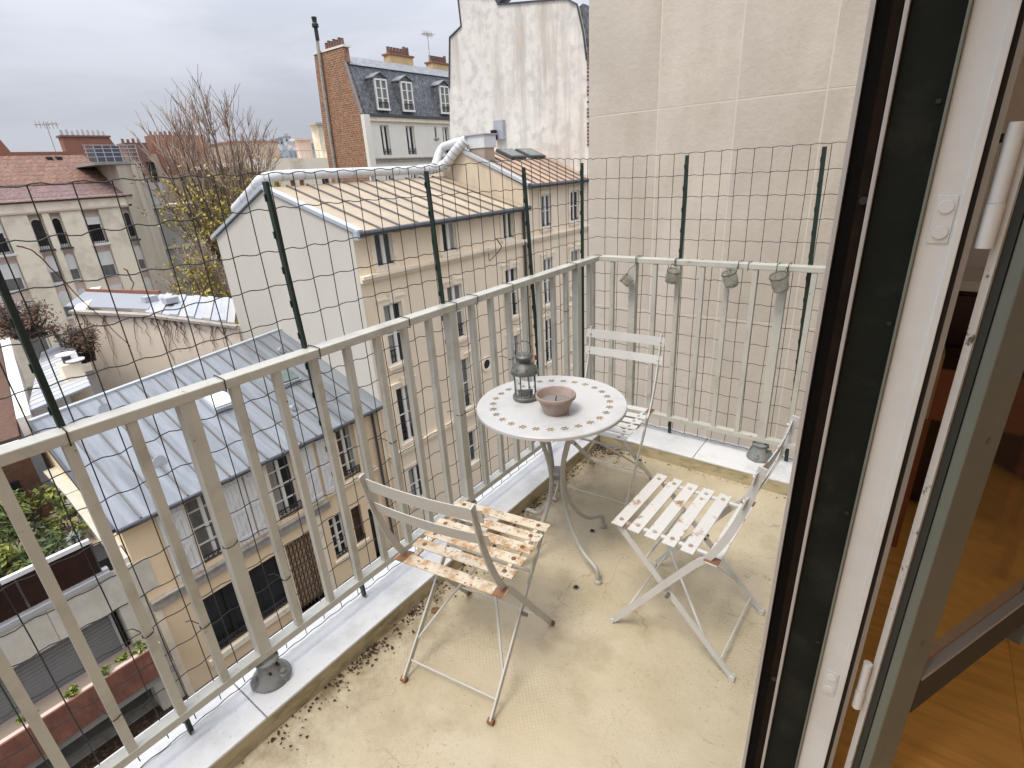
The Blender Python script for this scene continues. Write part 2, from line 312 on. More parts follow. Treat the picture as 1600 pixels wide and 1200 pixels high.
# deck paint: cream coat with specks, scuffs and damp patches that belong to the floor
def deck_mat():
    m = M('deck_cream_paint', (0.485, 0.422, 0.303), 0.55, 0.08, 1.7, 0.0, dirt=(0.40, 0.335, 0.215), dscale=2.6, dlo=0.44, dhi=0.70)
    t = m.node_tree; n = t.nodes; l = t.links.new; b = n['Principled BSDF']; c = b.inputs['Base Color'].links[0].from_socket
    tcx = n.new('ShaderNodeTexCoord'); P = tcx.outputs['Object']
    def nz(s, d=4, r=0.6):
        x = n.new('ShaderNodeTexNoise'); x.inputs['Scale'].default_value = s; x.inputs['Detail'].default_value = d; x.inputs['Roughness'].default_value = r; l(P, x.inputs['Vector']); return x.outputs['Fac']
    def mr(s, a, bb, c_=0.0, d_=1.0):
        x = n.new('ShaderNodeMapRange'); x.inputs['From Min'].default_value = a; x.inputs['From Max'].default_value = bb; x.inputs['To Min'].default_value = c_; x.inputs['To Max'].default_value = d_
        l(s, x.inputs['Value']); return x.outputs[0]
    def mul(a, bb):
        x = n.new('ShaderNodeMath'); x.operation = 'MULTIPLY'; l(a, x.inputs[0]); l(bb, x.inputs[1]); return x.outputs[0]
    def mix(f, a, col):
        x = n.new('ShaderNodeMix'); x.data_type = 'RGBA'; l(f, x.inputs[0]); l(a, x.inputs[6]); x.inputs[7].default_value = (*col, 1); return x.outputs[2]
    big = mr(nz(2.6, 5), 0.42, 0.62)
    c = mix(mul(mr(nz(62, 3, 0.7), 0.58, 0.68, 0, 0.55), big), c, (0.20, 0.14, 0.07))
    c = mix(mr(nz(24, 4, 0.75), 0.685, 0.74, 0, 0.8), c, (0.14, 0.10, 0.055))
    c = mix(mul(mr(nz(95, 3, 0.7), 0.61, 0.68, 0, 0.6), mr(nz(1.9, 4), 0.54, 0.64)), c, (0.10, 0.07, 0.04))
    c = mix(mul(mr(nz(160, 2, 0.6), 0.58, 0.70, 0, 0.5), mr(nz(5, 3), 0.45, 0.6)), c, (0.22, 0.16, 0.09))
    c = mix(mr(nz(4.3, 7, 0.62), 0.53, 0.66, 0, 0.5), c, (0.30, 0.245, 0.15))
    c = mix(mr(nz(1.4, 6, 0.6), 0.52, 0.66, 0, 0.40), c, (0.55, 0.475, 0.335))
    mpS = n.new('ShaderNodeMapping'); mpS.inputs['Rotation'].default_value = (0, 0, 0.6); mpS.inputs['Scale'].default_value = (2.0, 13, 1); l(P, mpS.inputs[0])
    sc_ = n.new('ShaderNodeTexNoise'); sc_.inputs['Scale'].default_value = 3.4; sc_.inputs['Detail'].default_value = 6; l(mpS.outputs[0], sc_.inputs['Vector'])
    c = mix(mr(sc_.outputs['Fac'], 0.68, 0.73, 0, 0.5), c, (0.20, 0.15, 0.085))
    vo = n.new('ShaderNodeTexVoronoi'); vo.feature = 'DISTANCE_TO_EDGE'; vo.inputs['Scale'].default_value = 1.9
    wp = n.new('ShaderNodeVectorMath'); wp.operation = 'ADD'; wn = n.new('ShaderNodeTexNoise'); wn.inputs['Scale'].default_value = 5; wn.inputs['Detail'].default_value = 5; l(P, wn.inputs['Vector'])
    wsc = n.new('ShaderNodeVectorMath'); wsc.operation = 'SCALE'; wsc.inputs['Scale'].default_value = 0.25; l(wn.outputs['Color'], wsc.inputs[0]); l(P, wp.inputs[0]); l(wsc.outputs[0], wp.inputs[1]); l(wp.outputs[0], vo.inputs['Vector'])
    c = mix(mul(mr(vo.outputs['Distance'], 0.0, 0.006, 0.7, 0), mr(nz(2.2, 3), 0.50, 0.58)), c, (0.27, 0.21, 0.12))
    sp = n.new('ShaderNodeSeparateXYZ'); l(P, sp.inputs[0])
    edge = mul(mr(sp.outputs[0], 0.10, 0.36, 1, 0), mr(nz(7, 6, 0.7), 0.40, 0.62))       # grime swept against the kerb
    c = mix(edge, c, (0.19, 0.14, 0.075))
    l(c, b.inputs['Base Color'])
    # fine square non-slip embossing with trowel unevenness
    wv = []
    for i in (0, 1):
        w = n.new('ShaderNodeMath'); w.operation = 'SINE'; k = n.new('ShaderNodeMath'); k.operation = 'MULTIPLY'; k.inputs[1].default_value = 2 * math.pi / 0.016
        l(sp.outputs[i], k.inputs[0]); l(k.outputs[0], w.inputs[0]); wv.append(w.outputs[0])
    g = mul(mul(*wv), mr(nz(3.1, 2), 0.48, 0.60, 0, 0.16))
    a = n.new('ShaderNodeMath'); a.operation = 'ADD'; l(g, a.inputs[0]); l(nz(38, 6, 0.65), a.inputs[1])
    bp = n.new('ShaderNodeBump'); bp.inputs['Strength'].default_value = 0.4; bp.inputs['Distance'].default_value = 0.006; l(a.outputs[0], bp.inputs['Height']); l(bp.outputs[0], b.inputs['Normal'])
    return m
mDeck = deck_mat()
# ================================================================== BALCONY STRUCTURE
KZ = 0.076                                                   # kerb height
mb = MB().box((0.094, -5.2, -0.22), (1.30, -0.155, 0.0)); struct(obj('balcony_floor', mb, mDeck))
# raised kerb round the slab: cream side with a slightly proud painted top slab
mb = MB()
mb.prism([(-0.155, -5.2, -0.30), (0.0935, -5.2, -0.30), (0.0935, -0.1555, -0.30), (1.30, -0.1555, -0.30), (1.30, 0.10, -0.30), (-0.155, 0.10, -0.30)], (0, 0, 0.30 + KZ - 0.012))
kerb = obj('kerb', mb, mKerbSide); struct(kerb)
segs = [(-0.163, -5.2, 0.097, -2.29), (-0.163, -2.287, 0.097, -0.1585)]
for i, (x0, y0, x1, y1) in enumerate(segs):
    obj('coping_slab', MB().box((x0, y0, KZ - 0.0115), (x1, y1, KZ)), mKerbTop, kerb, bevel=0.003)
for x0, x1 in ((-0.163, 0.652), (0.655, 1.30)):
    obj('coping_slab', MB().box((x0, -0.1575, KZ - 0.0115), (x1, 0.11, KZ)), mKerbTop, kerb, bevel=0.003)
# small groove moulding along the outer edge
obj('drip_lip', MB().box((-0.1675, -5.2, KZ - 0.03), (-0.1635, 0.11, KZ + 0.006)).box((-0.128, -5.2, KZ + 0.0005), (-0.122, 0.08, KZ + 0.004)), mKerbTop, kerb)

# ================================================================== RAILING
rail = thing('balcony_railing', 'grey painted metal balcony railing with square balusters and cast floor flanges', 'railing', (0, 0, KZ))
dA = 0.12420; yA = -0.2059
TR0, TR1 = 1.063, 1.0905
BR0, BR1 = 0.176, 0.2025
obj('top_rail', MB().box((-0.052, -5.2, TR0), (0.002, 0.0, TR1)), mRail, rail, bevel=0.003)
obj('top_rail', MB().box((0.0025, -0.002, TR0 + 0.0005), (1.298, 0.05, TR1 - 0.0005)), mRail, rail, bevel=0.003)
obj('bottom_rail', MB().box((-0.036, -5.2, BR0), (0.001, 0.03, BR1)), mRail, rail, bevel=0.002)
obj('bottom_rail', MB().box((0.0015, -0.001, BR0), (1.298, 0.036, BR1)), mRail, rail, bevel=0.002)
bm_ = MB().box((-0.011, -0.011, BR1), (0.011, 0.011, TR0)); bmesh_bal = bm_.mesh('baluster'); bmesh_bal.materials.append(mRail)
pm_ = MB().box((-0.019, -0.019, BR1), (0.019, 0.019, TR0)); bmesh_post = pm_.mesh('post'); bmesh_post.materials.append(mRail)
fl = MB(); fl.lathe([(0.0, 0.0), (0.060, 0.0), (0.062, 0.005), (0.060, 0.012), (0.050, 0.026), (0.038, 0.046), (0.031, 0.068), (0.029, 0.084)], 28)
fl.box((-0.020, -0.020, 0.080), (0.020, 0.020, 0.0995)); fl.lathe([(0.034, 0.074), (0.037, 0.077), (0.037, 0.085), (0.033, 0.088)], 20)
me_fl = fl.mesh('floor_flange', (0, 0, 0), True, 50); me_fl.materials.append(mFlange)
bo = MB().lathe([(0.0165, 0.004), (0.0160, 0.030), (0.011, 0.033), (0.010, 0.042), (0.006, 0.045), (0.0, 0.045)], 8)
me_bo = bo.mesh('bolt', (0, 0, 0), True, 40); me_bo.materials.append(mFlange)
me_gs = MB().tube([(0.024, 0, 0), (0.039, 0, 0)], 0.0045, 8).mesh('grub_screw'); me_gs.materials.append(mBlack)
def upright(me, nm, x, y):
    o = bpy.data.objects.new(nm, me); COL.objects.link(o); o.parent = rail; o.location = (x, y, -KZ); return o
def add_post(x, y):
    p = upright(bmesh_post, 'post', x, y)
    f = bpy.data.objects.new('floor_flange', me_fl); COL.objects.link(f); f.parent = p; f.location = (0, 0, KZ)
    for k in range(3):
        a = R(25 + 120 * k); b = bpy.data.objects.new('bolt', me_bo); COL.objects.link(b); b.parent = p; b.location = (0.049 * math.cos(a), 0.049 * math.sin(a), KZ)
    for k in range(2):
        b = bpy.data.objects.new('grub_screw', me_gs); COL.objects.link(b); b.parent = p; b.location = (0, -0.014 + 0.03 * k, KZ + 0.052 + 0.012 * k)
for k in range(-24, 18):
    yy = yA + dA * (k - 16)
    if k in (-24, -16, -8, 0, 8, 16): add_post(-0.0195, yy - 0.019 + 0.008)
    elif yy < -0.03: upright(bmesh_bal, 'baluster', -0.0125, yy - 0.011)
for k in range(-2, 9):
    xx = 0.2129 + 0.12385 * k
    if k in (0, 6): add_post(xx - 0.019 + 0.008, 0.0185)
    elif xx < 1.29: upright(bmesh_bal, 'baluster', xx - 0.011, 0.0125)

# ================================================================== WIRE FENCE
fence = thing('wire_fence', 'dark garden wire mesh on green metal stakes tied behind the railing', 'wire fence', (-0.062, 0.06, KZ))
XF, YF = -0.064, 0.062
ZS = [1.592 - 0.1018 * i for i in range(15)] + [0.088]
YS = []; y = YF - 0.075
while y > -4.2: YS.append(y); y -= 0.0752
XS = []; x = XF + 0.07
while x < 1.29: XS.append(x); x += 0.0745
def wob(a, s): return 0.004 * noise.noise(Vector((a * 3.1, s, 0.3)))
for i, yy in enumerate(YS):
    sl_ = ru(-0.004, 0.004); pts = [(XF + wob(z, i), yy + sl_ * (z - 0.8) + wob(z, i + 50) * 0.9, z) for z in [ZS[0] - 0.06 * q for q in range(26)]]
    pts[-1] = (XF, yy, ru(0.085, 0.10)); obj('vertical_wire', MB().tube(pts, 0.0015, 5), mWire, fence)
for i, xx in enumerate(XS):
    sl_ = ru(-0.006, 0.006); pts = [(xx + sl_ * (z - 0.8) + wob(z, i + 90), YF + wob(z, i + 130), z) for z in [ZS[0] - 0.06 * q for q in range(26)]]
    pts[-1] = (xx, YF, ru(0.085, 0.10)); obj('vertical_wire', MB().tube(pts, 0.00145, 5), mWire, fence)
for i, z in enumerate(ZS):
    pts = []; yy = -4.2; q = 0                                # every horizontal wire is crimped between the uprights
    while yy < YF - 0.01:
        ph = (yy + 0.0132) / 0.0752
        dz = 0.0044 * math.sin(2 * math.pi * ph) * (0.6 + 0.8 * abs(noise.noise(Vector((yy * 2, i, 4))))) + 0.020 * noise.noise(Vector((yy * 0.9, i * 3.0, 9)))
        pts.append((XF + 0.004, yy, z + dz)); yy += 0.0188
    pts.append((XF, YF, z))
    obj('horizontal_wire', MB().tube(pts, 0.00145, 5), mWire, fence)
    pts = [(XF, YF, z)]; xx = XF + 0.02
    while xx < 1.292:
        dz = 0.0024 * math.sin(2 * math.pi * (xx - XF) / 0.0745) + 0.010 * noise.noise(Vector((xx * 0.9, i * 3.0, 2)))
        pts.append((xx, YF + 0.004, z + dz)); xx += 0.0186
    obj('horizontal_wire', MB().tube(pts, 0.0015, 5), mWire, fence)
def stake(x, y, z1, lean=(0, 0)):
    s_ = MB(); T = lambda a, b, c: (x + a + lean[0] * (c - 0.6), y + b + lean[1] * (c - 0.6), c)
    s_.box((-0.009, -0.002, 0.079), (0.009, 0.002, z1), T); s_.box((-0.002, 0.0021, 0.079), (0.002, 0.012, z1), T)
    for k in range(int(z1 / 0.1)): s_.box((-0.0105, -0.005, 0.12 + 0.1 * k), (-0.005, 0.005, 0.14 + 0.1 * k), T)
    obj('stake', s_, mStake, fence)
for y, z1, ln in ((-3.06, 1.58, 0), (-2.449, 1.575, 0.0), (-1.82, 1.572, -0.024), (-1.2, 1.576, -0.028), (-0.565, 1.57, -0.06), (-0.105, 1.575, 0.0)):
    stake(XF + 0.017, y, z1, (0, ln))
for x, z1, ln in ((0.445, 1.58, 0.0), (1.055, 1.58, 0.03)): stake(x, YF - 0.016, z1, (-ln, 0))
def tie_a(y, dz=0.0):
    t = MB().tube([(0.004, y, TR0 - 0.004), (0.005, y + 0.001, TR1 + 0.003), (-0.026, y + 0.002, TR1 + 0.004), (-0.056, y + 0.004, TR1 + 0.003), (-0.058, y + 0.003, TR0 - 0.004), (-0.025, y, TR0 - 0.006)], 0.0017, 5, closed=True)
    obj('tie', t, mTie, fence)
def tie_b(x):
    t = MB().tube([(x, -0.005, TR0 - 0.004), (x, -0.006, TR1 + 0.003), (x + 0.002, 0.054, TR1 + 0.003), (x + 0.002, 0.056, TR0 - 0.004)], 0.0016, 5, closed=True)
    obj('tie', t, mTie, fence)
for y in (-2.450, -2.106, -1.814, -1.441, -1.19, -1.061, -0.817, -0.262): tie_a(y)
for x in (0.228, 0.434, 0.789, 0.914): tie_b(x)
for y, z in ((-2.31, 0.42), (-2.19, 0.62), (-2.07, 0.40), (-1.55, 0.66), (-1.43, 0.33), (-1.2, 0.62), (-0.81, 0.75), (-0.33, 0.86), (-2.43, 0.5), (-2.56, 0.33)):
    k = round((y - (yA - 16 * dA) + 0.011) / dA); yb = yA - 16 * dA + k * dA - 0.011; rr = 0.021 if k in (0, 8) else 0.014
    w_ = [(-0.0125 + (rr * 1.05) * math.cos(a), yb + rr * math.sin(a), z + 0.004 * math.sin(a)) for a in [2 * math.pi * q / 9 for q in range(9)]]
    obj('tie', MB().tube(w_, 0.0016, 5, closed=True), mTie, fence)
    obj('tie', MB().tube([(-0.03, yb - 0.01, z), (-0.05, yb - 0.02, z + 0.01), (XF, yb - 0.03, z + 0.004)], 0.0014, 5), mTie, fence)
# dead tendrils of a climber left on the mesh
def tendril(pts, label, rad=0.0022):
    ps = [Vector((XF + 0.006 + 0.006 * math.sin(i * 1.3), p[0], p[1])) for i, p in enumerate(pts)]
    fine = []
    for i in range(len(ps) - 1):
        for q in range(4): fine.append(ps[i].lerp(ps[i + 1], q / 4) + Vector((0, ru(-.001, .001), ru(-.001, .001))))
    fine.append(ps[-1]); n_ = len(fine)
    tag(obj('vine_tendril', MB().tube(fine, [rad * (1 - 0.5 * i / n_) for i in range(n_)], 5), mIvy), label, 'dead vine', 'dead tendrils caught on the wire mesh')
tendril([(-2.396, 1.478), (-2.38, 1.470), (-2.367, 1.452), (-2.345, 1.401), (-2.321, 1.346), (-2.295, 1.288), (-2.267, 1.225)], 'long dead vine stem slanting across the mesh in front of the red roofed building', 0.0016)
tendril([(-0.845, 1.292), (-0.837, 1.288), (-0.805, 1.253), (-0.816, 1.233), (-0.887, 1.202), (-0.896, 1.239)], 'hooked dead tendril on the mesh in front of the cream facade', 0.003)
tendril([(-2.226, 1.402), (-2.223, 1.398), (-2.221, 1.383), (-2.215, 1.366), (-2.22, 1.355), (-2.227, 1.353)], 'short dead tendril on the mesh in front of the arched windows', 0.0018)

# ================================================================== CHAIRS
def arc(pts, n=6):                                            # Catmull-Rom smoothing
    P = [Vector(p) for p in pts]; P = [P[0] * 2 - P[1]] + P + [P[-1] * 2 - P[-2]]; o = []
    for i in range(1, len(P) - 2):
        for k in range(n):
            t = k / n; a, b, c, d = P[i - 1:i + 3]
            o.append(0.5 * ((2 * b) + (c - a) * t + (2 * a - 5 * b + 4 * c - d) * t * t + (3 * b - a - 3 * c + d) * t ** 3))
    o.append(P[-2]); return o
def slat(y, z, w, L_, mat, tilt=0.0, bow=0.0):
    s_ = MB(); n = 8; c = math.cos(tilt); e = math.sin(tilt); rows = []
    for i in range(n + 1):
        x = -L_ / 2 + L_ * i / n; b = bow * (1 - (2 * i / n - 1) ** 2)
        rows.append((x, b))
    vs = []; fs = []
    for x, b in rows:
        for (dy, dz) in ((-w / 2, -0.0015), (w / 2, -0.0015), (w / 2, 0.0015), (-w / 2, 0.0015)):
            vs.append((x, y + dy * c - dz * e - b * e, z + dy * e + dz * c + b * c))
    for i in range(n):
        for k in range(4):
            j = (k + 1) % 4; fs.append((4 * i + k, 4 * i + j, 4 * i + 4 + j, 4 * i + 4 + k))
    fs += [(3, 2, 1, 0), (4 * n, 4 * n + 1, 4 * n + 2, 4 * n + 3)]
    return s_.add(vs, fs)
mRivet = M('dull_rivet', (0.36, 0.31, 0.26), 0.6, 0.2, 20, dirt=(0.22, 0.13, 0.07), dscale=14)
def make_chair(label, loc, rz, mSeat, mBack, mBar, rustends):
    t = thing('bistro_chair', label, 'chair', loc, rz, 'folding bistro chairs on the balcony')
    mFoot = mRust if mBar is mChairGrey else mBar
    for x in (-0.182, 0.182):
        pts = arc([(x, 0.212, 0.010), (x, 0.10, 0.172), (x, -0.055, 0.395), (x, -0.098, 0.445), (x, -0.145, 0.54), (x, -0.185, 0.66), (x, -0.215, 0.802)])
        b = obj('long_side_bar', MB().strip(pts, 0.006, 0.022, (1, 0, 0)), mBar, t, local=True)
        f = MB().tube([(x - 0.010, 0.214, 0.0095), (x + 0.010, 0.214, 0.0095)], 0.0095, 12); obj('foot', f, mFoot, b, local=True, smooth=True)
    for x in (-0.168, 0.168):
        b = obj('short_leg', MB().strip([(x, 0.205, 0.428), (x, -0.208, 0.010)], 0.006, 0.020, (1, 0, 0)), mBar, t, local=True)
        f = MB().tube([(x - 0.010, -0.210, 0.0095), (x + 0.010, -0.210, 0.0095)], 0.0095, 12); obj('foot', f, mFoot, b, local=True, smooth=True)
    for i in range(5):
        y = 0.205 - 0.060 * i
        s_ = obj('seat_slat', slat(y, 0.4405, 0.041, 0.372, mSeat), mSeat, t, local=True)
        r_ = MB()
        for x in (-0.150, 0.150): r_.lathe([(0.008, 0.442), (0.007, 0.4445), (0.0, 0.4455)], 10, (x, y, 0))
        obj('rivets', r_, mRust if mSeat is mChairRust else mRivet, s_, local=True)
    s_ = obj('seat_slat', slat(-0.112, 0.4405, 0.041, 0.395, mSeat), mSeat, t, local=True)
    rr = MB()
    for x in (-0.178, 0.178): rr.box((x - 0.016, -0.134, 0.4424), (x + 0.016, -0.09, 0.4440)); rr.lathe([(0.009, 0.444), (0.0, 0.447)], 10, (x, -0.112, 0))
    obj('rivets', rr, mRust, s_, local=True)
    for x in (-0.150, 0.150):
        obj('seat_support', MB().strip([(x, 0.225, 0.4345), (x, -0.090, 0.4345)], 0.014, 0.0075, (1, 0, 0)), mSeat if rustends else mBar, t, local=True)
    for z, w in ((0.768, 0.042), (0.682, 0.040)):
        yy = -0.206 if z > 0.7 else -0.189
        s_ = obj('back_slat', slat(yy + 0.005, z, w, 0.405, mBack, R(98 if z > 0.7 else 103), 0.012), mBack, t, local=True)
        r_ = MB()
        for x in (-0.182, 0.182): r_.tube([(x, yy + 0.005, z), (x, yy + 0.0125, z)], 0.005, 8)
        obj('rivets', r_, mBar, s_, local=True)
    obj('cross_rod', MB().tube([(-0.182, 0.168, 0.074), (0.182, 0.168, 0.074)], 0.0035, 8), mBar, t, local=True)
    obj('cross_rod', MB().tube([(-0.168, -0.166, 0.052), (0.168, -0.166, 0.052)], 0.0035, 8), mBar, t, local=True)
    obj('cross_rod', MB().tube([(-0.168, 0.108, 0.330), (0.168, 0.108, 0.330)], 0.0055, 8), mBar, t, local=True)
    for sx in (-1, 1):
        obj('brace', MB().tube([(0.012 * sx, 0.106, 0.330), (0.09 * sx, -0.003, 0.222), (0.167 * sx, -0.118, 0.100)], [0.0065, 0.005, 0.0045], 6), mBar, t, local=True)
    pv = MB()
    for sx in (-1, 1): pv.tube([(0.162 * sx, 0.016, 0.236), (0.192 * sx, 0.016, 0.236)], 0.006, 10)
    obj('pivot', pv, mBolt, t, local=True)
    return t
make_chair('chair with heavily rusted orange seat slats beside the kerb, its back to the street corner', (0.437, -1.700, 0), R(8.6), mChairRust, mChairGrey, mChairGrey, True)
make_chair('white slatted chair beside the door frame, seat clean with rust at the rivets', (0.985, -1.1515, 0), R(88.0), mChairEdge, mChairEdge, mChair, True)
make_chair('white chair behind the round table in the far corner of the railing', (0.347, -0.571, 0), R(183), mChair, mChair, mChair, False)

# ================================================================== TABLE
TX, TY, TZ, TR = 0.373, -1.098, 0.710, 0.290
table = thing('bistro_table', 'round pale metal bistro table with a ring of cut-out rosettes in the top', 'table', (TX, TY, 0))
top = MB(); NC = 28; rA, rB = 0.204, 0.252; t0 = TZ - 0.004
def ringpt(r, a, z): return (TX + r * math.cos(a), TY + r * math.sin(a), z)
NS = 112
def annulus(r0, r1, z):
    for k in range(NS):
        a, b = 2 * math.pi * k / NS, 2 * math.pi * (k + 1) / NS
        top.quad(ringpt(r0, a, z), ringpt(r1, a, z), ringpt(r1, b, z), ringpt(r0, b, z))
for z in (TZ, t0):
    top.add([(TX, TY, z)] + [ringpt(rA, 2 * math.pi * k / NS, z) for k in range(NS)], [(0, k + 1, (k + 1) % NS + 1) for k in range(NS)])
    annulus(rB, TR, z)
for k in range(NS):                                            # rolled rim
    a, b = 2 * math.pi * k / NS, 2 * math.pi * (k + 1) / NS
    pr = [(TR, TZ), (TR + 0.003, TZ - 0.003), (TR + 0.003, TZ - 0.014), (TR - 0.001, TZ - 0.016), (TR - 0.001, t0)]
    for (ra, za), (rb, zb) in zip(pr[:-1], pr[1:]): top.quad(ringpt(ra, a, za), ringpt(rb, a, zb), ringpt(rb, b, zb), ringpt(ra, b, za))
NH = 40; dl = math.pi / NC
for c in range(NC):                                            # one cell of the ring each, with a rosette hole
    am = 2 * math.pi * (c + 0.5) / NC; rm = (rA + rB) / 2
    def cell(u, v, z): return ringpt(rm + v, am + u, z)
    hole = []; outer = []
    per = []
    for i in range(10): per.append((-dl + 2 * dl * i / 10, rA - rm))
    for i in range(10): per.append((dl, rA - rm + (rB - rA) * i / 10))
    for i in range(10): per.append((dl - 2 * dl * i / 10, rB - rm))
    for i in range(10): per.append((-dl, rB - rm - (rB - rA) * i / 10))
    for (u, v) in per:
        th = math.atan2(v, u * rm); rho = 0.0158 * (0.80 + 0.24 * math.cos(6 * th))
        hole.append((rho * math.cos(th) / rm * 1.05, rho * math.sin(th)))
    for z in (TZ, t0):
        for i in range(NH):
            j = (i + 1) % NH; top.quad(cell(*per[i], z), cell(*per[j], z), cell(*hole[j], z), cell(*hole[i], z))
    for i in range(NH):
        j = (i + 1) % NH; top.quad(cell(*hole[i], TZ), cell(*hole[j], TZ), cell(*hole[j], t0), cell(*hole[i], t0))
tt = obj('table_top', top, mTable, table)
cup = MB()
for c in range(NC):                                            # pressed rosette centres behind the holes, rusting
    am = 2 * math.pi * (c + 0.5) / NC; p = ringpt(0.228, am, TZ - 0.0068)
    for k in range(6):
        a = k * math.pi / 3 + am; cup.bar((p[0] + 0.003 * math.cos(a), p[1] + 0.003 * math.sin(a), p[2] + 0.003), (p[0] + 0.0135 * math.cos(a), p[1] + 0.0135 * math.sin(a), p[2] + 0.0036), 0.0028, 0.001)
    cup.lathe([(0.0, -0.0005), (0.019, 0.0), (0.019, 0.0022), (0.0, 0.0012)], 12, p)
mCup = M('rosette_rust', (0.47, 0.33, 0.14), 0.75, 0.35, 25, dirt=(0.33, 0.27, 0.20), dscale=9, dlo=0.42, dhi=0.56)
obj('rosettes', cup, mCup, tt)
LX, LY = 0.388, -1.090
legs = []
for k in range(4):
    a = R(-21 + 90 * k); prof = [(0.150, 0.697), (0.120, 0.665), (0.083, 0.59), (0.049, 0.49), (0.033, 0.40), (0.034, 0.33), (0.058, 0.235), (0.105, 0.150), (0.165, 0.092), (0.222, 0.075), (0.248, 0.062), (0.256, 0.034), (0.257, 0.012)]
    pts = arc([(LX + r * math.cos(a), LY + r * math.sin(a), z) for r, z in prof], 4)
    l_ = obj('leg', MB().tube(pts, 0.0092, 10), mTableLeg, table, smooth=True, ang=60)
    obj('foot', MB().lathe([(0.015, 0.0), (0.016, 0.006), (0.014, 0.014), (0.009, 0.018)], 14, (LX + 0.257 * math.cos(a), LY + 0.257 * math.sin(a), 0)), mTableLeg, l_, smooth=True)
col_ = MB().lathe([(0.026, 0.352), (0.030, 0.358), (0.030, 0.366), (0.026, 0.370)], 16, (LX, LY, 0)).lathe([(0.026, 0.392), (0.030, 0.396), (0.030, 0.404), (0.026, 0.408)], 16, (LX, LY, 0))
obj('leg_collar', col_, mTableLeg, table)
obj('under_ring', MB().tube([(TX + 0.17 * math.cos(2 * math.pi * k / 32), TY + 0.17 * math.sin(2 * math.pi * k / 32), TZ - 0.020) for k in range(32)], 0.006, 8, closed=True), mTableLeg, table)

# ================================================================== LANTERN, BOWL, JARS
LNX, LNY = 0.262, -1.112
lan = thing('lantern', 'small grey metal candle lantern with glass sides on the table', 'lantern', (LNX, LNY, TZ))
c0 = (LNX, LNY, TZ)
obj('base', MB().lathe([(0.0, 0.001), (0.050, 0.001), (0.052, 0.006), (0.052, 0.014), (0.047, 0.017), (0.046, 0.024), (0.040, 0.026), (0.0, 0.022)], 28, c0), mLantern, lan, smooth=True)
obj('glass', MB().lathe([(0.040, 0.0265), (0.0405, 0.110)], 24, c0), mGlass, lan, smooth=True)
for k in range(8):
    a = 2 * math.pi * k / 8 + 0.2
    obj('bar', MB().tube([(LNX + 0.043 * math.cos(a), LNY + 0.043 * math.sin(a), TZ + 0.022), (LNX + 0.043 * math.cos(a), LNY + 0.043 * math.sin(a), TZ + 0.113)], 0.0028, 6), mLantern, lan)
obj('roof', MB().lathe([(0.046, 0.110), (0.055, 0.112), (0.056, 0.117), (0.051, 0.130), (0.038, 0.147), (0.025, 0.154), (0.021, 0.158)], 28, c0), mLantern, lan, smooth=True)
cap = obj('vent_cap', MB().lathe([(0.021, 0.156), (0.024, 0.160), (0.034, 0.175), (0.035, 0.180), (0.031, 0.186), (0.018, 0.192), (0.0, 0.194)], 24, c0), mLantern, lan, smooth=True)
vh = MB()
for k in range(8):
    a = 2 * math.pi * k / 8; vh.lathe([(0.0035, 0.0), (0.0, 0.001)], 8, (LNX + 0.048 * math.cos(a), LNY + 0.048 * math.sin(a), TZ + 0.1375)); vh.lathe([(0.003, 0.0), (0.0, 0.001)], 8, (LNX + 0.024 * math.cos(a), LNY + 0.024 * math.sin(a), TZ + 0.1905))
obj('vent_hole', vh, mBlack, cap)
obj('handle', MB().tube(arc([(LNX - 0.020, LNY - 0.026, TZ + 0.176), (LNX - 0.022, LNY - 0.027, TZ + 0.205), (LNX - 0.014, LNY - 0.016, TZ + 0.232), (LNX + 0.0, LNY, TZ + 0.240), (LNX + 0.014, LNY + 0.016, TZ + 0.232), (LNX + 0.022, LNY + 0.027, TZ + 0.205), (LNX + 0.020, LNY + 0.026, TZ + 0.176)]), 0.0016, 6), mLantern, lan)
obj('tealight', MB().lathe([(0.0, 0.026), (0.019, 0.026), (0.019, 0.040), (0.0, 0.039)], 16, c0), mWax, lan)
mRed = M('red_plastic', (0.20, 0.02, 0.025), 0.5)
obj('latch', MB().box((LNX + 0.030, LNY + 0.030, TZ + 0.160), (LNX + 0.038, LNY + 0.038, TZ + 0.178)), mRed, lan)

bx, by = 0.434, -1.158
bowl = thing('terracotta_bowl', 'pinkish terracotta bowl holding an old grey candle on the table', 'bowl', (bx, by, TZ))
bc = (bx, by, TZ)
obj('bowl', MB().lathe([(0.0, 0.001), (0.044, 0.001), (0.046, 0.004), (0.060, 0.040), (0.068, 0.060), (0.0745, 0.061), (0.076, 0.066), (0.0755, 0.073), (0.073, 0.076), (0.070, 0.074), (0.066, 0.062), (0.060, 0.044), (0.0, 0.040)], 40, bc), mTerra, bowl, smooth=True, ang=35)
wax = obj('candle', MB().lathe([(0.0, 0.0415), (0.0585, 0.0425), (0.058, 0.046), (0.040, 0.0465), (0.034, 0.0485), (0.015, 0.047), (0.0, 0.046)], 32, bc), mWax, bowl, smooth=True)
obj('wick', MB().tube([(bx, by, TZ + 0.045), (bx + 0.001, by - 0.001, TZ + 0.056), (bx + 0.004, by, TZ + 0.065)], 0.0022, 6), mBlack, wax)

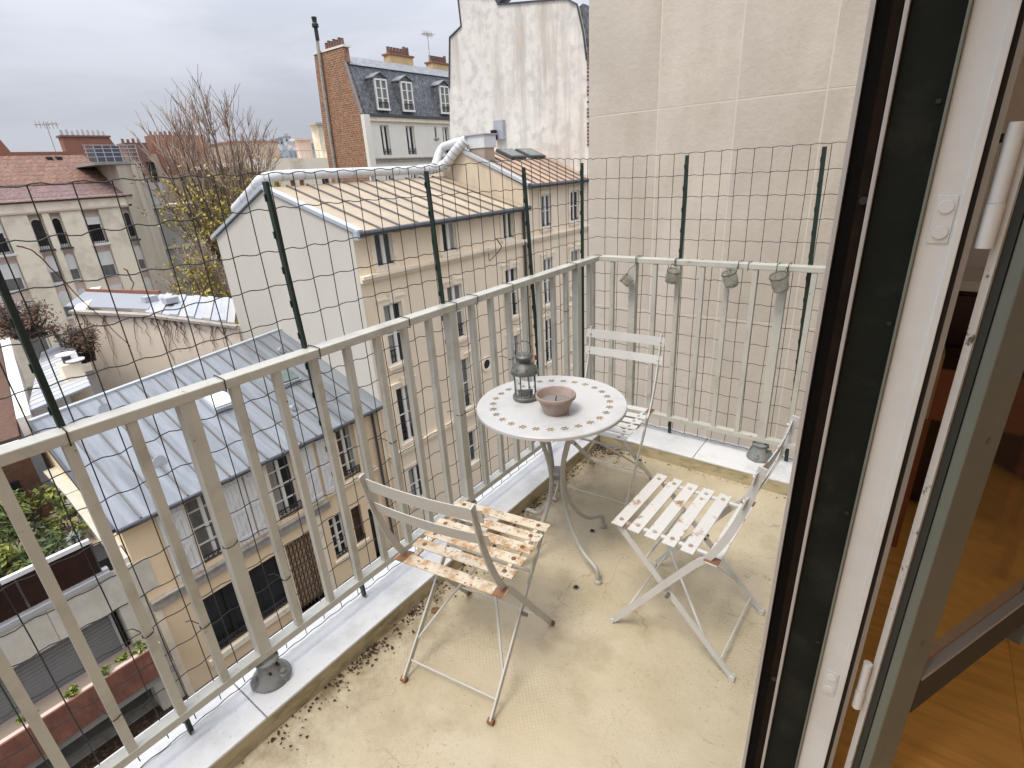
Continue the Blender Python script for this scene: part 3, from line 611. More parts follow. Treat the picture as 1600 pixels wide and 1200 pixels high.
def jar(x, y, z, rx, ry, r, h, label):
    t = thing('hanging_jar', label, 'jar', (x, y, z), 0, 'glass jars hung along the short rail')
    Mx = Matrix.Rotation(ry, 3, 'Y') @ Matrix.Rotation(rx, 3, 'X')
    prof = [(0.0, 0.0), (r * 0.86, 0.0), (r * 0.95, 0.004), (r, h * 0.3), (r * 1.02, h * 0.8), (r * 1.05, h), (r * 1.0, h), (r * 0.96, h * 0.8), (r * 0.93, h * 0.25), (r * 0.8, 0.006), (0.0, 0.006)]
    obj('glass', MB().lathe(prof, 24, (x, y, z), Mx), mJar, t, smooth=True, ang=50)
    rim = [Vector((x, y, z)) + Mx @ Vector(((r * 1.06) * math.cos(a), (r * 1.06) * math.sin(a), h * 0.9)) for a in [2 * math.pi * k / 20 for k in range(20)]]
    obj('rim_wire', MB().tube(rim, 0.0016, 5, closed=True), mWire, t)
    res = Vector((x, y, z)) + Mx @ Vector((0, 0, 0.008)); obj('residue', MB().lathe([(0.0, 0.0065), (r * 0.80, 0.0065), (r * 0.85, 0.012), (0.0, 0.013)], 16, (x, y, z), Mx), mWax, t)
    top_ = max(rim, key=lambda p: p.z)
    obj('hanger', MB().tube(arc([top_, top_ + Vector((0.004, 0.012, 0.02)), (x + 0.012, -0.006, TR0 - 0.005), (x + 0.012, -0.007, TR1 + 0.004), (x + 0.013, 0.02, TR1 + 0.006), (x + 0.014, 0.052, TR1 + 0.002), (x + 0.014, 0.054, TR0 - 0.01)], 4), 0.0016, 5), mWire, t)
jar(0.208, -0.030, 0.955, R(18), R(-42), 0.027, 0.058, 'glass jar tilted far over, hanging nearest the corner of the railing')
jar(0.428, -0.032, 0.983, R(10), R(16), 0.031, 0.068, 'glass jar hanging by the green stake at the short rail')
jar(0.733, -0.034, 0.986, R(14), R(-14), 0.033, 0.075, 'glass jar hanging third from the railing corner with a dark bottom')
jar(0.950, -0.036, 0.985, R(22), R(-12), 0.036, 0.082, 'glass jar hanging in front of the post nearest the door')

# ================================================================== LITTER ON THE FLOOR
lit = MB()
def flake(x, y, z, s):
    a = ru(0, 6.28); t1, t2 = ru(-0.6, 0.6), ru(-0.6, 0.6); n = 5; vs = []
    for k in range(n):
        b = a + 2 * math.pi * k / n; rr = s * ru(0.5, 1.0) * (1.6 if k == 0 else 1); dx, dy = rr * math.cos(b), rr * math.sin(b)
        vs.append((x + dx, y + dy, z + 0.002 + abs(dx * t1 + dy * t2)))
    lit.add(vs, [tuple(range(n))])
for c_ in range(85):                                           # swept into uneven clumps along the kerb
    yc = -0.2 - 3.4 * rnd(); big_ = rnd() < 0.35; n_ = int(ru(15, 120)) if big_ else int(ru(2, 14)); wy = ru(0.03, 0.13) if big_ else 0.02
    for i in range(n_):
        x = 0.097 + abs(random.gauss(0, 0.022 if big_ else 0.05)) + 0.4 * wy * rnd() ** 3; flake(x, yc + random.gauss(0, wy), 0.0006 + 0.003 * rnd() * big_, ru(0.0010, 0.0065) * (0.5 + rnd() ** 2))
for i in range(260):
    flake(0.10 + abs(random.gauss(0, 0.10)), -0.16 - abs(random.gauss(0, 0.06)), 0.0006, ru(0.0015, 0.008))
for i in range(120):
    flake(ru(0.2, 1.28), -0.162 - abs(random.gauss(0, 0.02)), 0.0006, ru(0.001, 0.004))
for i in range(110): flake(ru(0.2, 1.25), ru(-3.0, -0.3), 0.0006, ru(0.0008, 0.0026))
struct(obj('leaf_litter', lit, mDebris), 'stuff')
def dry_leaf(x, y, a, s, label):
    vs = []; fs = []
    for i in range(7):
        t = i / 6; w = s * 0.42 * math.sin(math.pi * min(1, 0.05 + 0.9 * t)) ** 0.8
        for q in (-1, 0, 1): vs.append((s * (t - 0.5), q * w, 0.003 + 0.25 * abs(q) * w + 0.35 * s * (t - 0.5) ** 2))
    for i in range(6):
        for q in (0, 1): fs.append((3 * i + q, 3 * i + q + 1, 3 * i + 3 + q + 1, 3 * i + 3 + q))
    o = tag(obj('dry_leaf', MB().add(vs, fs), mLeafDry), label, 'leaf'); o.location = (x, y, 0); o.rotation_euler = (0, 0, a)
dry_leaf(0.176, -1.656, 1.2, 0.035, 'brown dry leaf on the floor between the kerb and the rusted chair')
dry_leaf(0.20, -0.225, 0.3, 0.05, 'brown dry leaf in the corner of the kerb behind the table')
def washer(x, y, r0, r1, m, label):
    tag(obj('metal_ring', MB().lathe([(r0, 0.0005), (r1, 0.0005), (r1, 0.003), (r0, 0.003), (r0, 0.0005)], 28, (x, y, 0.0)), m), label, 'ring')
washer(0.567, -1.252, 0.007, 0.0125, mBolt, 'small dark metal ring lying on the cream floor in front of the table')
washer(0.452, -0.905, 0.010, 0.0125, mStone, 'thin pale ring lying by the far foot of the table')
# ================================================================== OUR OWN BUILDING: WALL, DOORWAY, ROOM
YJ = -1.65                                                    # face of the door jamb
own = thing('home_building', 'own apartment wall with the french window opening onto the balcony', 'building', (1.30, YJ, 0))
mOwn = M('own_facade_render', (0.42, 0.39, 0.35), 0.85, 0.06, 2)
w = MB(); w.box((1.3005, YJ + 0.006, -11), (1.452, 2.0, 3.3)).box((1.3005, -8.0, -11), (1.452, -6.6, 3.3)).box((1.3005, -6.6, 2.58), (1.452, YJ + 0.006, 3.3)).box((1.3005, -6.6, -11), (1.452, YJ + 0.006, -0.004))  # wall kept low and opening widened to let in more daylight
obj('wall', w, mOwn, own)
# what the jamb is made of, from the street side inwards
obj('outer_lip', MB().box((1.2955, YJ - 0.012, 0.001), (1.3020, YJ + 0.005, 2.345)), mStripGrey, own)
ch = obj('shutter_channel', MB().box((1.3025, YJ + 0.0005, 0.001), (1.3360, YJ + 0.0055, 2.345)), mBlackCh, own)
mBrownGlimmer = M('brown_glimmer', (0.014, 0.008, 0.004), 0.8, 0.4, 30, spec=0.1)
obj('glimmer_strip', MB().box((1.322, YJ - 0.006, 0.002), (1.3345, YJ + 0.0002, 2.34)), mBrownGlimmer, ch)  # faint brown glimmer in the black channel, put in as a coloured strip
for z in (0.45, 1.49): obj('screw', MB().tube([(1.331, YJ - 0.010, z), (1.331, YJ - 0.002, z)], 0.006, 12), mBlack, ch)
obj('inner_lip', MB().box((1.3363, YJ - 0.014, 0.001), (1.3425, YJ + 0.0055, 2.345)), mStripGrey, own, bevel=0.0015)
pn = obj('reveal_panel', MB().box((1.3428, YJ - 0.001, 0.001), (1.4052, YJ + 0.0055, 2.345)), mDarkMetal, own)
for z in (1.62, 1.30, 0.93, 0.6): obj('screw', MB().tube([(1.397, YJ - 0.003, z), (1.397, YJ - 0.0012, z)], 0.0035, 10), mBlack, pn)
obj('ridge', MB().box((1.4055, YJ - 0.012, 0.001), (1.4100, YJ + 0.0055, 2.345)), mStile, own, bevel=0.0015)
fr = obj('door_frame', MB().box((1.4102, YJ - 0.002, 0.001), (1.4535, YJ + 0.0055, 2.345)).box((1.4485, YJ - 0.007, 0.001), (1.4588, YJ - 0.0022, 2.345)), mFramePaint, own, bevel=0.0012)
for zc in (1.462, 0.505):                                      # hinge plates let into the frame, two round bolt heads each
    pl = obj('hinge_plate', MB().box((1.4205, YJ - 0.0040, zc - 0.034), (1.4455, YJ - 0.0022, zc + 0.034)), mFramePaint, fr, bevel=0.0006)
for zc in (1.462, 0.505):
    for dz in (0.018, -0.018): obj('bolt_head', MB().tube([(1.4335, YJ - 0.0062, zc + dz), (1.4335, YJ - 0.0041, zc + dz)], 0.0095, 20), mFramePaint, fr, bevel=0.0006)
mGap = M('gap_brown', (0.02, 0.014, 0.009), 0.8)
obj('seal_gap', MB().box((1.459, YJ + 0.002, 0.001), (1.4655, YJ + 0.0055, 2.345)), mGap, own)
mBeigeEdge = M('beige_plaster_edge', (0.25, 0.215, 0.17), 0.8, 0.08, 8)
obj('plaster_edge', MB().box((1.4657, YJ - 0.002, 0.001), (1.4730, YJ + 0.30, 2.345)), mBeigeEdge, own)
# the room
obj('floor', MB().box((1.4535, -7.0, -0.2), (5.6, 0.36, -0.002)), mWood, own)
fb = MB()
for k in range(9): fb.box((1.46 + 0.42 * k, -4.0, -0.0018), (1.46 + 0.42 * k + 0.416, 0.355, 0.0))
rm = MB(); rm.box((1.4535, 0.36, -0.2), (5.6, 0.5, 2.6)).box((5.6, -7.0, -0.2), (5.75, 0.5, 0.3)).box((5.6, -7.0, 2.5), (5.75, 0.5, 2.6)).box((5.6, -0.1, 0.3), (5.75, 0.5, 2.5)).box((5.6, -7.0, 0.3), (5.75, -6.6, 2.5)).box((5.6, -3.4, 0.3), (5.75, -3.2, 2.5)).box((1.4535, -7.1, -0.2), (5.75, -7.0, 2.6)).box((1.4535, -7.1, 2.6), (5.75, 0.5, 2.75))  # far wall has two unseen window openings, added to light the room
obj('room_wall', rm, mWallIn, own)
for k in range(9): obj('floor_board', MB().box((1.4545 + 0.45 * k, -6.9, -0.0015), (1.4545 + 0.45 * k + 0.4485, 0.358, 0.0)), mWood, own)
cab = thing('fireplace_cabinet', 'dark brown cabinet with a white top against the room wall', 'cabinet', (1.9, 0.15, 0))
obj('carcass', MB().box((1.48, 0.06, 0.03), (3.2, 0.10, 1.02)).box((1.48, 0.06, 0.03), (1.51, 0.355, 1.02)).box((3.17, 0.06, 0.03), (3.2, 0.355, 1.02)), mCabinet, cab)
obj('top', MB().box((1.475, 0.03, 1.02), (3.23, 0.356, 1.06)), mWhite, cab, bevel=0.004)
for k in range(3):
    d_ = obj('door', MB().box((1.52 + 0.55 * k, 0.04, 0.07), (1.52 + 0.55 * k + 0.53, 0.058, 0.78)), mCabinet, cab, bevel=0.003)
    obj('drawer', MB().box((1.52 + 0.55 * k, 0.04, 0.80), (1.52 + 0.55 * k + 0.53, 0.058, 1.0)), mCabinet, cab, bevel=0.003)
bxx = thing('wooden_box', 'small open wooden box standing on the floor by the dark cabinet', 'box', (1.60, -0.15, 0))
mPly = M('plain_wood', (0.42, 0.27, 0.13), 0.6, 0.12, 8)
obj('side', MB().box((1.545, -0.32, 0.60), (1.565, -0.05, 0.86)).box((1.90, -0.32, 0.60), (1.92, -0.05, 0.86)), mPly, bxx)
mReddish = M('reddish_wood', (0.23, 0.075, 0.025), 0.5, 0.2, 6)
obj('front', MB().box((1.5655, -0.315, 0.60), (1.8995, -0.30, 0.80)), mReddish, bxx)
for lx, ly in ((1.545, -0.32), (1.89, -0.32), (1.545, -0.08), (1.89, -0.08)): obj('leg', MB().box((lx, ly, 0.0), (lx + 0.03, ly + 0.03, 0.5995)), mReddish, bxx)

# open leaf of the french window
leaf = thing('french_window_leaf', 'open glazed door leaf with grey-green frame and flaking white edge', 'door', (1.515, YJ + 0.012, 0), math.atan2(0.893, 0.45))
# local x runs along the leaf away from its hinges, local y is its thickness
st_ = obj('hinge_stile', MB().box((0.0225, -0.0035, 0.02), (0.118, 0.020, 2.30)).box((0.0068, -0.022, 0.02), (0.118, -0.0037, 2.30)), mStile, leaf, local=True, bevel=0.003)
obj('rebate', MB().box((0.006, -0.0030, 0.02), (0.0222, 0.018, 2.30)), mStileDark, leaf, local=True)
obj('flaking_edge', MB().box((-0.0005, 0.009, 0.02), (0.0058, 0.020, 2.30)), mPeel, leaf, local=True)
obj('glazing_bead', MB().box((0.1185, -0.012, 0.30), (0.124, 0.012, 2.30)), mStile, leaf, local=True)
for z in (1.10, 0.64): obj('screw', MB().tube([(0.07, -0.0235, z), (0.07, -0.0225, z)], 0.007, 14), mBolt, st_, local=True)
def railbar(z0, z1):
    r_ = obj('rail', MB().box((0.1245, -0.0205, z0), (0.66, -0.004, z1)), mStileDark, leaf, local=True, bevel=0.003)
    obj('glazing_bead', MB().box((0.1245, -0.0225, z1 + 0.0005), (0.66, -0.003, z1 + 0.010)), mStripGrey, r_, local=True)
railbar(0.395, 0.500); railbar(2.20, 2.29)
obj('lock_stile', MB().box((0.6605, -0.022, 0.30), (0.73, 0.020, 2.30)), mStile, leaf, local=True, bevel=0.003)
obj('pane', MB().box((0.1245, -0.0025, 0.480), (0.66, 0.0015, 2.1995)), mGlass, leaf, local=True)
def hinge(z, s):
    h = obj('hinge', MB().tube([(-0.013, 0.024, z - 0.055 * s), (-0.013, 0.024, z + 0.0008)], 0.0105 * s, 18), mFramePaint, leaf, local=True, smooth=True)
    obj('hinge_barrel', MB().tube([(-0.013, 0.024, z + 0.0012), (-0.013, 0.024, z + 0.095 * s)], 0.0095 * s, 18), mFramePaint, h, local=True, smooth=True)
    obj('hinge_wing', MB().box((-0.012, 0.0205, z - 0.05 * s), (0.006, 0.024, z + 0.05 * s)), mFramePaint, h, local=True)
hinge(1.482, 1.1); hinge(0.505, 0.85)
mChrome = M('chrome', (0.62, 0.62, 0.60), 0.18, 0.02, metal=0.9)
kn = obj('stay_pin', MB().tube([(1.474, -1.60, 1.567), (1.490, -1.60, 1.568)], 0.0062, 12), mBolt, own, smooth=True)
obj('pin_head', MB().lathe([(0.0, 0.0), (0.014, 0.001), (0.017, 0.004), (0.013, 0.009), (0.0, 0.011)], 20, (1.490, -1.60, 1.568), Vector((1, -0.25, 0.05)).to_track_quat('Z', 'Y').to_matrix()), mChrome, kn, smooth=True)
obj('pin_plate', MB().box((1.466, -1.611, 1.50), (1.4735, -1.589, 1.62)), mFramePaint, kn, bevel=0.002)

# ================================================================== PARTY WALL NEXT DOOR
pw = thing('neighbouring_building', 'tall blank wall of large pinkish beige panels with pale joints', 'building', (-1.165, 2.0, -11))
obj('wall', MB().box((-1.160, 2.0012, -11), (6.0, 14.0, 11.0)), mJoint, pw)
xe = [-1.165, -0.519, 0.106, 0.712, 1.33, 1.95, 2.6]; ze = [-8.29 + 1.708 * k for k in range(12)]
for i in range(len(xe) - 1):
    for k in range(len(ze) - 1):
        g = 0.0065; d = ru(0, 0.0005)
        obj('panel', MB().box((xe[i] + (0 if i == 0 else g), 2.0 - d, ze[k] + g), (xe[i + 1] - g, 2.0011, ze[k + 1] - g)), mPink, pw)
for k in range(len(ze) - 1): obj('panel', MB().box((-1.166, 2.0035, ze[k] + 0.005), (-1.1605, 3.5, ze[k + 1] - 0.005)), mPink, pw)
# ================================================================== FACADE TOOLS
def FX(x0): return lambda u, v, w: (x0 + w, u, v)             # facade looking to +X: u along Y, v up, w outwards
def FY(y0): return lambda u, v, w: (u, y0 - w, v)             # facade looking to -Y: u along X
def wall_holes(T, u0, u1, v0, v1, holes, depth=0.22):
    m = MB(); us = sorted({u0, u1, *[h[0] for h in holes], *[h[1] for h in holes]}); vs = sorted({v0, v1, *[h[2] for h in holes], *[h[3] for h in holes]})
    for a, b in zip(us[:-1], us[1:]):
        for c, d in zip(vs[:-1], vs[1:]):
            mu, mv = (a + b) / 2, (c + d) / 2
            if any(h[0] < mu < h[1] and h[2] < mv < h[3] for h in holes): continue
            m.quad(T(a, c, 0), T(b, c, 0), T(b, d, 0), T(a, d, 0))
    for a, b, c, d in holes:
        m.quad(T(a, c, 0), T(b, c, 0), T(b, c, -depth), T(a, c, -depth)); m.quad(T(a, d, 0), T(b, d, 0), T(b, d, -depth), T(a, d, -depth))
        m.quad(T(a, c, 0), T(a, d, 0), T(a, d, -depth), T(a, c, -depth)); m.quad(T(b, c, 0), T(b, d, 0), T(b, d, -depth), T(b, c, -depth))
    return m
def window(parent, T, a, b, c, d, depth=0.2, fr=0.055, cols=2, rows=3, mat=None, pane=None, guard=0.0, sill=None, mull=0.09):
    """casement window in a hole: frame (part) > pane, guard rail, sill (sub-parts)"""
    m = MB(); w0, w1 = -depth + 0.002, -depth + 0.055
    m.box((a, c, w0), (a + fr, d, w1), T); m.box((b - fr, c, w0), (b, d, w1), T); m.box((a + fr, c, w0), (b - fr, c + fr, w1), T); m.box((a + fr, d - fr, w0), (b - fr, d, w1), T)
    for k in range(1, cols):
        u = a + (b - a) * k / cols; m.box((u - mull / 2, c + fr, w0), (u + mull / 2, d - fr, w1 + 0.008), T)
    for k in range(1, rows):
        v = c + (d - c) * k / rows
        for q in range(cols):
            ua = a + (b - a) * q / cols + (fr if q == 0 else mull / 2); ub = a + (b - a) * (q + 1) / cols - (fr if q == cols - 1 else mull / 2)
            m.box((ua, v - 0.017, w0), (ub, v + 0.017, w1 - 0.01), T)
    f = obj('window', m, mat or mWinWhite, parent)
    pm = pane or mPane
    if pm is mPane: pm = random.choice((mPane, mPane, mPane, mPaneBlue, mPaneWarm))
    pn_ = obj('pane', MB().box((a, c, -depth - 0.03), (b, d, -depth + 0.001), T), pm, f)
    if pm is not mPaneLight and mat is None and rnd() < 0.45 and b - a > 0.5:
        s0 = rnd() < 0.5; wq = (b - a) * ru(0.22, 0.4); u0_, u1_ = (a + fr, a + wq) if s0 else (b - wq, b - fr)
        obj('curtain', MB().box((u0_, c + fr, -depth + 0.0015), (u1_, d - fr, -depth + 0.006), T), mPaneNet, f)
    if guard:
        g = MB(); g.box((a, c + guard - 0.03, -0.06), (b, c + guard, -0.03), T); g.box((a, c + 0.05, -0.06), (b, c + 0.075, -0.03), T)
        n = max(4, int((b - a) / 0.12))
        for k in range(n + 1):
            u = a + 0.012 + (b - a - 0.024) * k / n; g.box((u - 0.009, c + 0.075, -0.055), (u + 0.009, c + guard - 0.03, -0.037), T)
        for k in range(n):
            u = a + (b - a) * (k + 0.5) / n; v = c + guard * 0.55; r_ = min(0.045, (b - a) / n * 0.42)
            g.tube([T(u + r_ * math.cos(q * math.pi / 4), v + r_ * math.sin(q * math.pi / 4), -0.046) for q in range(8)], 0.010, 4, closed=True)
        obj('guard_rail', g, mIron, f)
    if sill:
        obj('sill', MB().box((a - 0.12, c - 0.13, 0.002), (b + 0.12, c - 0.01, 0.10), T).box((a - 0.08, c - 0.20, 0.002), (b + 0.08, c - 0.13, 0.05), T), sill, f)
    return f
def surround(parent, T, a, b, c, d, mat, keystone=True):
    m = MB(); t = 0.16
    m.box((a - t, c - 0.05, 0.002), (a, d, 0.05), T); m.box((b, c - 0.05, 0.002), (b + t, d, 0.05), T); m.box((a - t, d, 0.002), (b + t, d + t, 0.05), T)
    if keystone:
        u = (a + b) / 2; m.box((u - 0.11, d + 0.03, 0.051), (u + 0.11, d + 0.34, 0.09), T); m.box((a - t - 0.03, d + t, 0.002), (u - 0.11, d + t + 0.06, 0.08), T); m.box((u + 0.11, d + t, 0.002), (b + t + 0.03, d + t + 0.06, 0.08), T)
    return obj('window_surround', m, mat, parent)
def roof_strip(parent, name, p00, p01, p11, p10, mat, t=0.06):
    """one roof sheet, p00-p01 along the eave, p10-p11 along the ridge"""
    P = [Vector(p) for p in (p00, p01, p11, p10)]; n = (P[1] - P[0]).cross(P[3] - P[0]).normalized()
    if n.z < 0: n = -n
    return obj(name, MB().prism([p - n * t for p in P], n * t), mat, parent)

# ================================================================== GROUND
g_ = MB().box((-700, -700, -12.0), (700, 900, -11.0)); struct(obj('street_ground', g_, mPave))
struct(obj('pavement', MB().box((-13.6, -9, -10.996), (-12.62, -0.3, -10.86)), mKerbStone))
struct(obj('garden_soil', MB().box((-12.35, -9, -10.996), (-6.0, -0.36, -10.93)), mGround))
gl = MB()
for i in range(900):
    x, y = ru(-12.3, -10.5), ru(-4, -0.4); a = ru(0, 6.28); s = ru(0.03, 0.09)
    gl.add([(x + s * math.cos(a), y + s * math.sin(a), -10.925), (x + s * 0.5 * math.cos(a + 2), y + s * 0.5 * math.sin(a + 2), -10.90), (x + s * math.cos(a + 3.6), y + s * math.sin(a + 3.6), -10.925)], [(0, 1, 2)])
struct(obj('kerb_edge', MB().box((-12.61, -9, -10.996), (-12.36, -0.36, -10.90)), mStone))
struct(obj('fallen_leaves', gl, M('fallen_leaves', (0.13, 0.07, 0.03), 0.9, 0.6, 4)), 'stuff')

# ================================================================== LOW ZINC-ROOFED HOUSE
lh = thing('low_house', 'low peach house with blue grey zinc roof and white shutters', 'house', (-12, 3.5, -11))
T = FX(-12.0)
wins = [(1.02, 1.80, -7.58, -5.58), (3.16, 3.95, -7.58, -5.58), (5.46, 6.14, -7.48, -5.62)]
shopw = (0.45, 2.86, -10.38, -8.50); gate = (3.10, 3.98, -11.0, -8.42); gw1 = (4.62, 5.16, -10.05, -8.44); gw2 = (5.46, 5.86, -9.98, -8.55); dr = (6.10, 6.52, -11.0, -8.95)
obj('wall', wall_holes(T, -0.35, 7.32, -11, -5.42, wins + [shopw, gate, gw1, gw2, dr]), mPeach, lh)
obj('side_wall', MB().add([(-12, -0.35, -11), (-17.6, -0.35, -11), (-17.6, -0.35, -3.6), (-16.3, -0.35, -4.0), (-12, -0.35, -5.42)], [(0, 1, 2, 3, 4)]), mPeach, lh)
for i, (a, b, c, d) in enumerate(wins):
    window(lh, T, a, b, c, d, 0.22, 0.05, 2, 4, guard=0.30 if i else 0.22, pane=mPaneLight if i == 0 else mPane)
    e_ = MB(); e_.box((a - 0.07, c, 0.002), (a, d + 0.06, 0.03), T).box((b, c, 0.002), (b + 0.07, d + 0.06, 0.03), T); obj('window_surround', e_, mCreamTrim, lh)
def shutter(a, b, c, d):
    m = MB(); n = 5; wv = (b - a) / n
    for k in range(n): m.box((a + wv * k + 0.004, c, 0.035), (a + wv * (k + 1) - 0.004, d, 0.06), T)
    s_ = obj('shutter', m, mShutter, lh)
    z = MB(); h = (d - c) / 2
    for v in (c + 0.18, c + h, d - 0.18): z.box((a + 0.01, v - 0.05, 0.0605), (b - 0.01, v + 0.05, 0.08), T)
    for v0, v1 in ((c + 0.23, c + h - 0.05), (c + h + 0.05, d - 0.23)):
        z.add([T(a + 0.01, v0, 0.0605), T(a + 0.11, v0, 0.0605), T(b - 0.01, v1, 0.0605), T(b - 0.11, v1, 0.0605), T(a + 0.01, v0, 0.08), T(a + 0.11, v0, 0.08), T(b - 0.01, v1, 0.08), T(b - 0.11, v1, 0.08)],
              [(0, 3, 2, 1), (4, 5, 6, 7), (0, 1, 5, 4), (1, 2, 6, 5), (2, 3, 7, 6), (3, 0, 4, 7)])
    obj('shutter_brace', z, mShutter, s_)
for a, b in ((0.36, 0.94), (1.88, 2.46), (2.50, 3.08), (4.03, 4.62), (4.72, 5.36), (6.24, 6.55)): shutter(a, b, -7.60, -5.60)
obj('string_course', MB().box((-0.35, -7.98, 0.002), (4.75, -7.74, 0.10), T).box((-0.35, -7.74, 0.002), (4.75, -7.70, 0.15), T), mStone, lh)
obj('string_course', MB().box((4.76, -7.62, 0.002), (6.75, -7.52, 0.10), T), mCreamTrim, lh)
obj('eave_moulding', MB().box((-0.35, -5.62, 0.002), (7.30, -5.50, 0.08), T).box((-0.35, -5.50, 0.002), (7.30, -5.43, 0.16), T), mCreamTrim, lh)
for y0 in (-0.35, 2.92, 4.2): obj('pilaster', MB().box((y0, -11, 0.002), (y0 + 0.16, -8.0, 0.035), T), mCreamTrim, lh)
sw = window(lh, T, *shopw, 0.16, 0.05, 3, 2, mat=mBlack, guard=0.28)
obj('sill', MB().box((0.35, -10.55, 0.002), (2.96, -10.38, 0.09), T), mCreamTrim, lh)
gt = MB(); a, b, c, d = gate
for k in range(8): gt.box((a + (b - a) * k / 7 - 0.012, c, -0.1), (a + (b - a) * k / 7 + 0.012, d, -0.075), T)
for k in range(7):
    for q in range(9):
        u0 = a + (b - a) * k / 7; u1 = a + (b - a) * (k + 1) / 7; v = c + (d - c) * q / 9; vv = c + (d - c) * (q + 1) / 9
        gt.bar(T(u0, v, -0.07), T(u1, vv, -0.07), 0.02, 0.012); gt.bar(T(u1, v, -0.055), T(u0, vv, -0.055), 0.02, 0.012)
gq = obj('folding_gate', gt, mGate, lh); obj('backing', MB().box((a, c, -0.24), (b, d, -0.20), T), mPeach, gq)
window(lh, T, *gw1, 0.2, 0.05, 2, 4, guard=0.2); window(lh, T, *gw2, 0.2, 0.05, 1, 3, mat=mGate, guard=0.2, pane=mGate)
obj('door', MB().box((dr[0], dr[2], -0.22), (dr[1], dr[3], -0.16), T), mBlack, lh)
for a, b, c, d in (gw1, gw2): obj('sill', MB().box((a - 0.08, c - 0.1, 0.002), (b + 0.08, c, 0.07), T), mCreamTrim, lh)
# roof sheets with standing seams
NP = 15; e0 = (-11.78, -0.46, -5.41); e1 = (-11.78, 7.33, -5.41); r0 = (-16.35, -0.46, -3.86); r1 = (-17.25, 7.33, -3.56)
def lerp(a, b, t): return tuple(a[i] + (b[i] - a[i]) * t for i in range(3))
for k in range(NP):
    t0_, t1_ = k / NP, (k + 1) / NP
    roof_strip(lh, 'roof_sheet', lerp(e0, e1, t0_ + 0.0006), lerp(e0, e1, t1_ - 0.0006), lerp(r0, r1, t1_ - 0.0006), lerp(r0, r1, t0_ + 0.0006), mZincBlue)
    if k: obj('roof_seam', MB().bar(Vector(lerp(e0, e1, t0_)) + Vector((0, 0, 0.02)), Vector(lerp(r0, r1, t0_)) + Vector((0, 0, 0.02)), 0.035, 0.05), mSeam, lh)
obj('ridge_flashing', MB().bar(Vector(r0) + Vector((-0.05, 0, 0.01)), Vector(r1) + Vector((-0.05, 0, 0.01)), 0.16, 0.09), mCoping, lh)
obj('verge_flashing', MB().bar(Vector(e0) + Vector((0, -0.03, 0)), Vector(r0) + Vector((0, -0.03, 0)), 0.07, 0.12), mGutter, lh)
obj('gutter', MB().tube([(-11.74, -0.46, -5.45), (-11.74, 7.30, -5.45)], 0.06, 8), mGutter, lh)
obj('downpipe', MB().tube([(-11.93, 6.88, -5.45), (-11.93, 6.88, -11)], 0.045, 8), mGutter, lh)
obj('downpipe', MB().tube([(-11.93, 7.12, -5.45), (-11.93, 7.12, -11)], 0.05, 8), mCreamTrim, lh)
nrm = Vector((0.33, 0, 0.944))
def on_roof(x, y, h=0.0): z = -5.35 + (-12 - x) * 0.3423; return Vector((x, y, z)) + nrm * h
def skylight(x0, x1, y0, y1, mat):
    p = [on_roof(x0, y0), on_roof(x1, y0), on_roof(x1, y1), on_roof(x0, y1)]
    s_ = obj('skylight', MB().prism([q + nrm * 0.01 for q in p], nrm * 0.17), mCoping, lh)
    m = MB(); c = sum(p, Vector()) / 4
    obj('dome', MB().prism([c + (q - c) * 0.9 + nrm * 0.182 for q in p], nrm * 0.05), mat, s_, bevel=0.02)
skylight(-15.05, -14.15, 3.13, 3.78, mSkyDome); skylight(-14.98, -14.17, 5.30, 5.95, mSkyGlass)
def vent(x, y, s=0.16):
    p = on_roof(x, y); obj('roof_vent', MB().tube([p + nrm * 0.0 + Vector((-0.25, 0, 0.02)), p + nrm * 0.06, p + nrm * 0.08 + Vector((0.12, 0, 0))], [0.02, s * 0.8, s], 10), mZincPale, lh)
vent(-15.9, 1.02); vent(-13.25, 1.13); vent(-16.05, 6.5, 0.12); vent(-13.2, 4.95, 0.1)

# ================================================================== CREAM APARTMENT BUILDING (grey gable towards us)
ca = thing('apartment_building', 'cream apartment building with blank grey gable and beige sheet roof', 'building', (-12, 11.7, -11))
cols_ = [(8.02, 8.80), (11.00, 11.80), (14.50, 15.28)]
H = [(a + 0.05, b - 0.03, -1.06, -0.03) for a, b in cols_] + [(a, b, -4.32, -2.26) for a, b in cols_] + [(a, b, -7.28, -5.18) for a, b in cols_] + [(a, b, -9.85, -8.38) for a, b in cols_]
obj('wall', wall_holes(T, 7.33, 16.08, -11, 0.10, H), mCream, ca)
for i, h in enumerate(H):
    row = i // 3
    window(ca, T, *h, 0.09, 0.055, 2, 1 if row == 0 else 2, guard=0.10 if row == 0 else (0.5 if row < 3 else 0), sill=mCreamTrim, mull=0.13, pane=mPaneLight if i in (4, 7) else mPane)
    if row in (1, 2): surround(ca, T, *h, mCreamTrim)
    else: surround(ca, T, *h, mCreamTrim, False)
obj('cornice', MB().box((7.335, -1.42, 0.002), (16.08, -1.30, 0.10), T).box((7.335, -1.30, 0.002), (16.08, -1.20, 0.20), T), mCreamTrim, ca)
obj('string_course', MB().box((7.335, -7.72, 0.002), (16.08, -7.58, 0.06), T).box((7.335, -7.58, 0.002), (16.08, -7.46, 0.13), T), mCreamTrim, ca)
obj('round_window', MB().lathe([(0.20, 0.0), (0.32, 0.0), (0.32, 0.05), (0.20, 0.05), (0.20, 0.0)], 24, (-11.998, 12.9, -5.85), Matrix.Rotation(R(90), 3, 'Y')), mCreamTrim, ca)
obj('round_pane', MB().lathe([(0.0, 0.004), (0.20, 0.004), (0.20, 0.012), (0.0, 0.012)], 24, (-11.998, 12.9, -5.85), Matrix.Rotation(R(90), 3, 'Y')), mPane, ca)
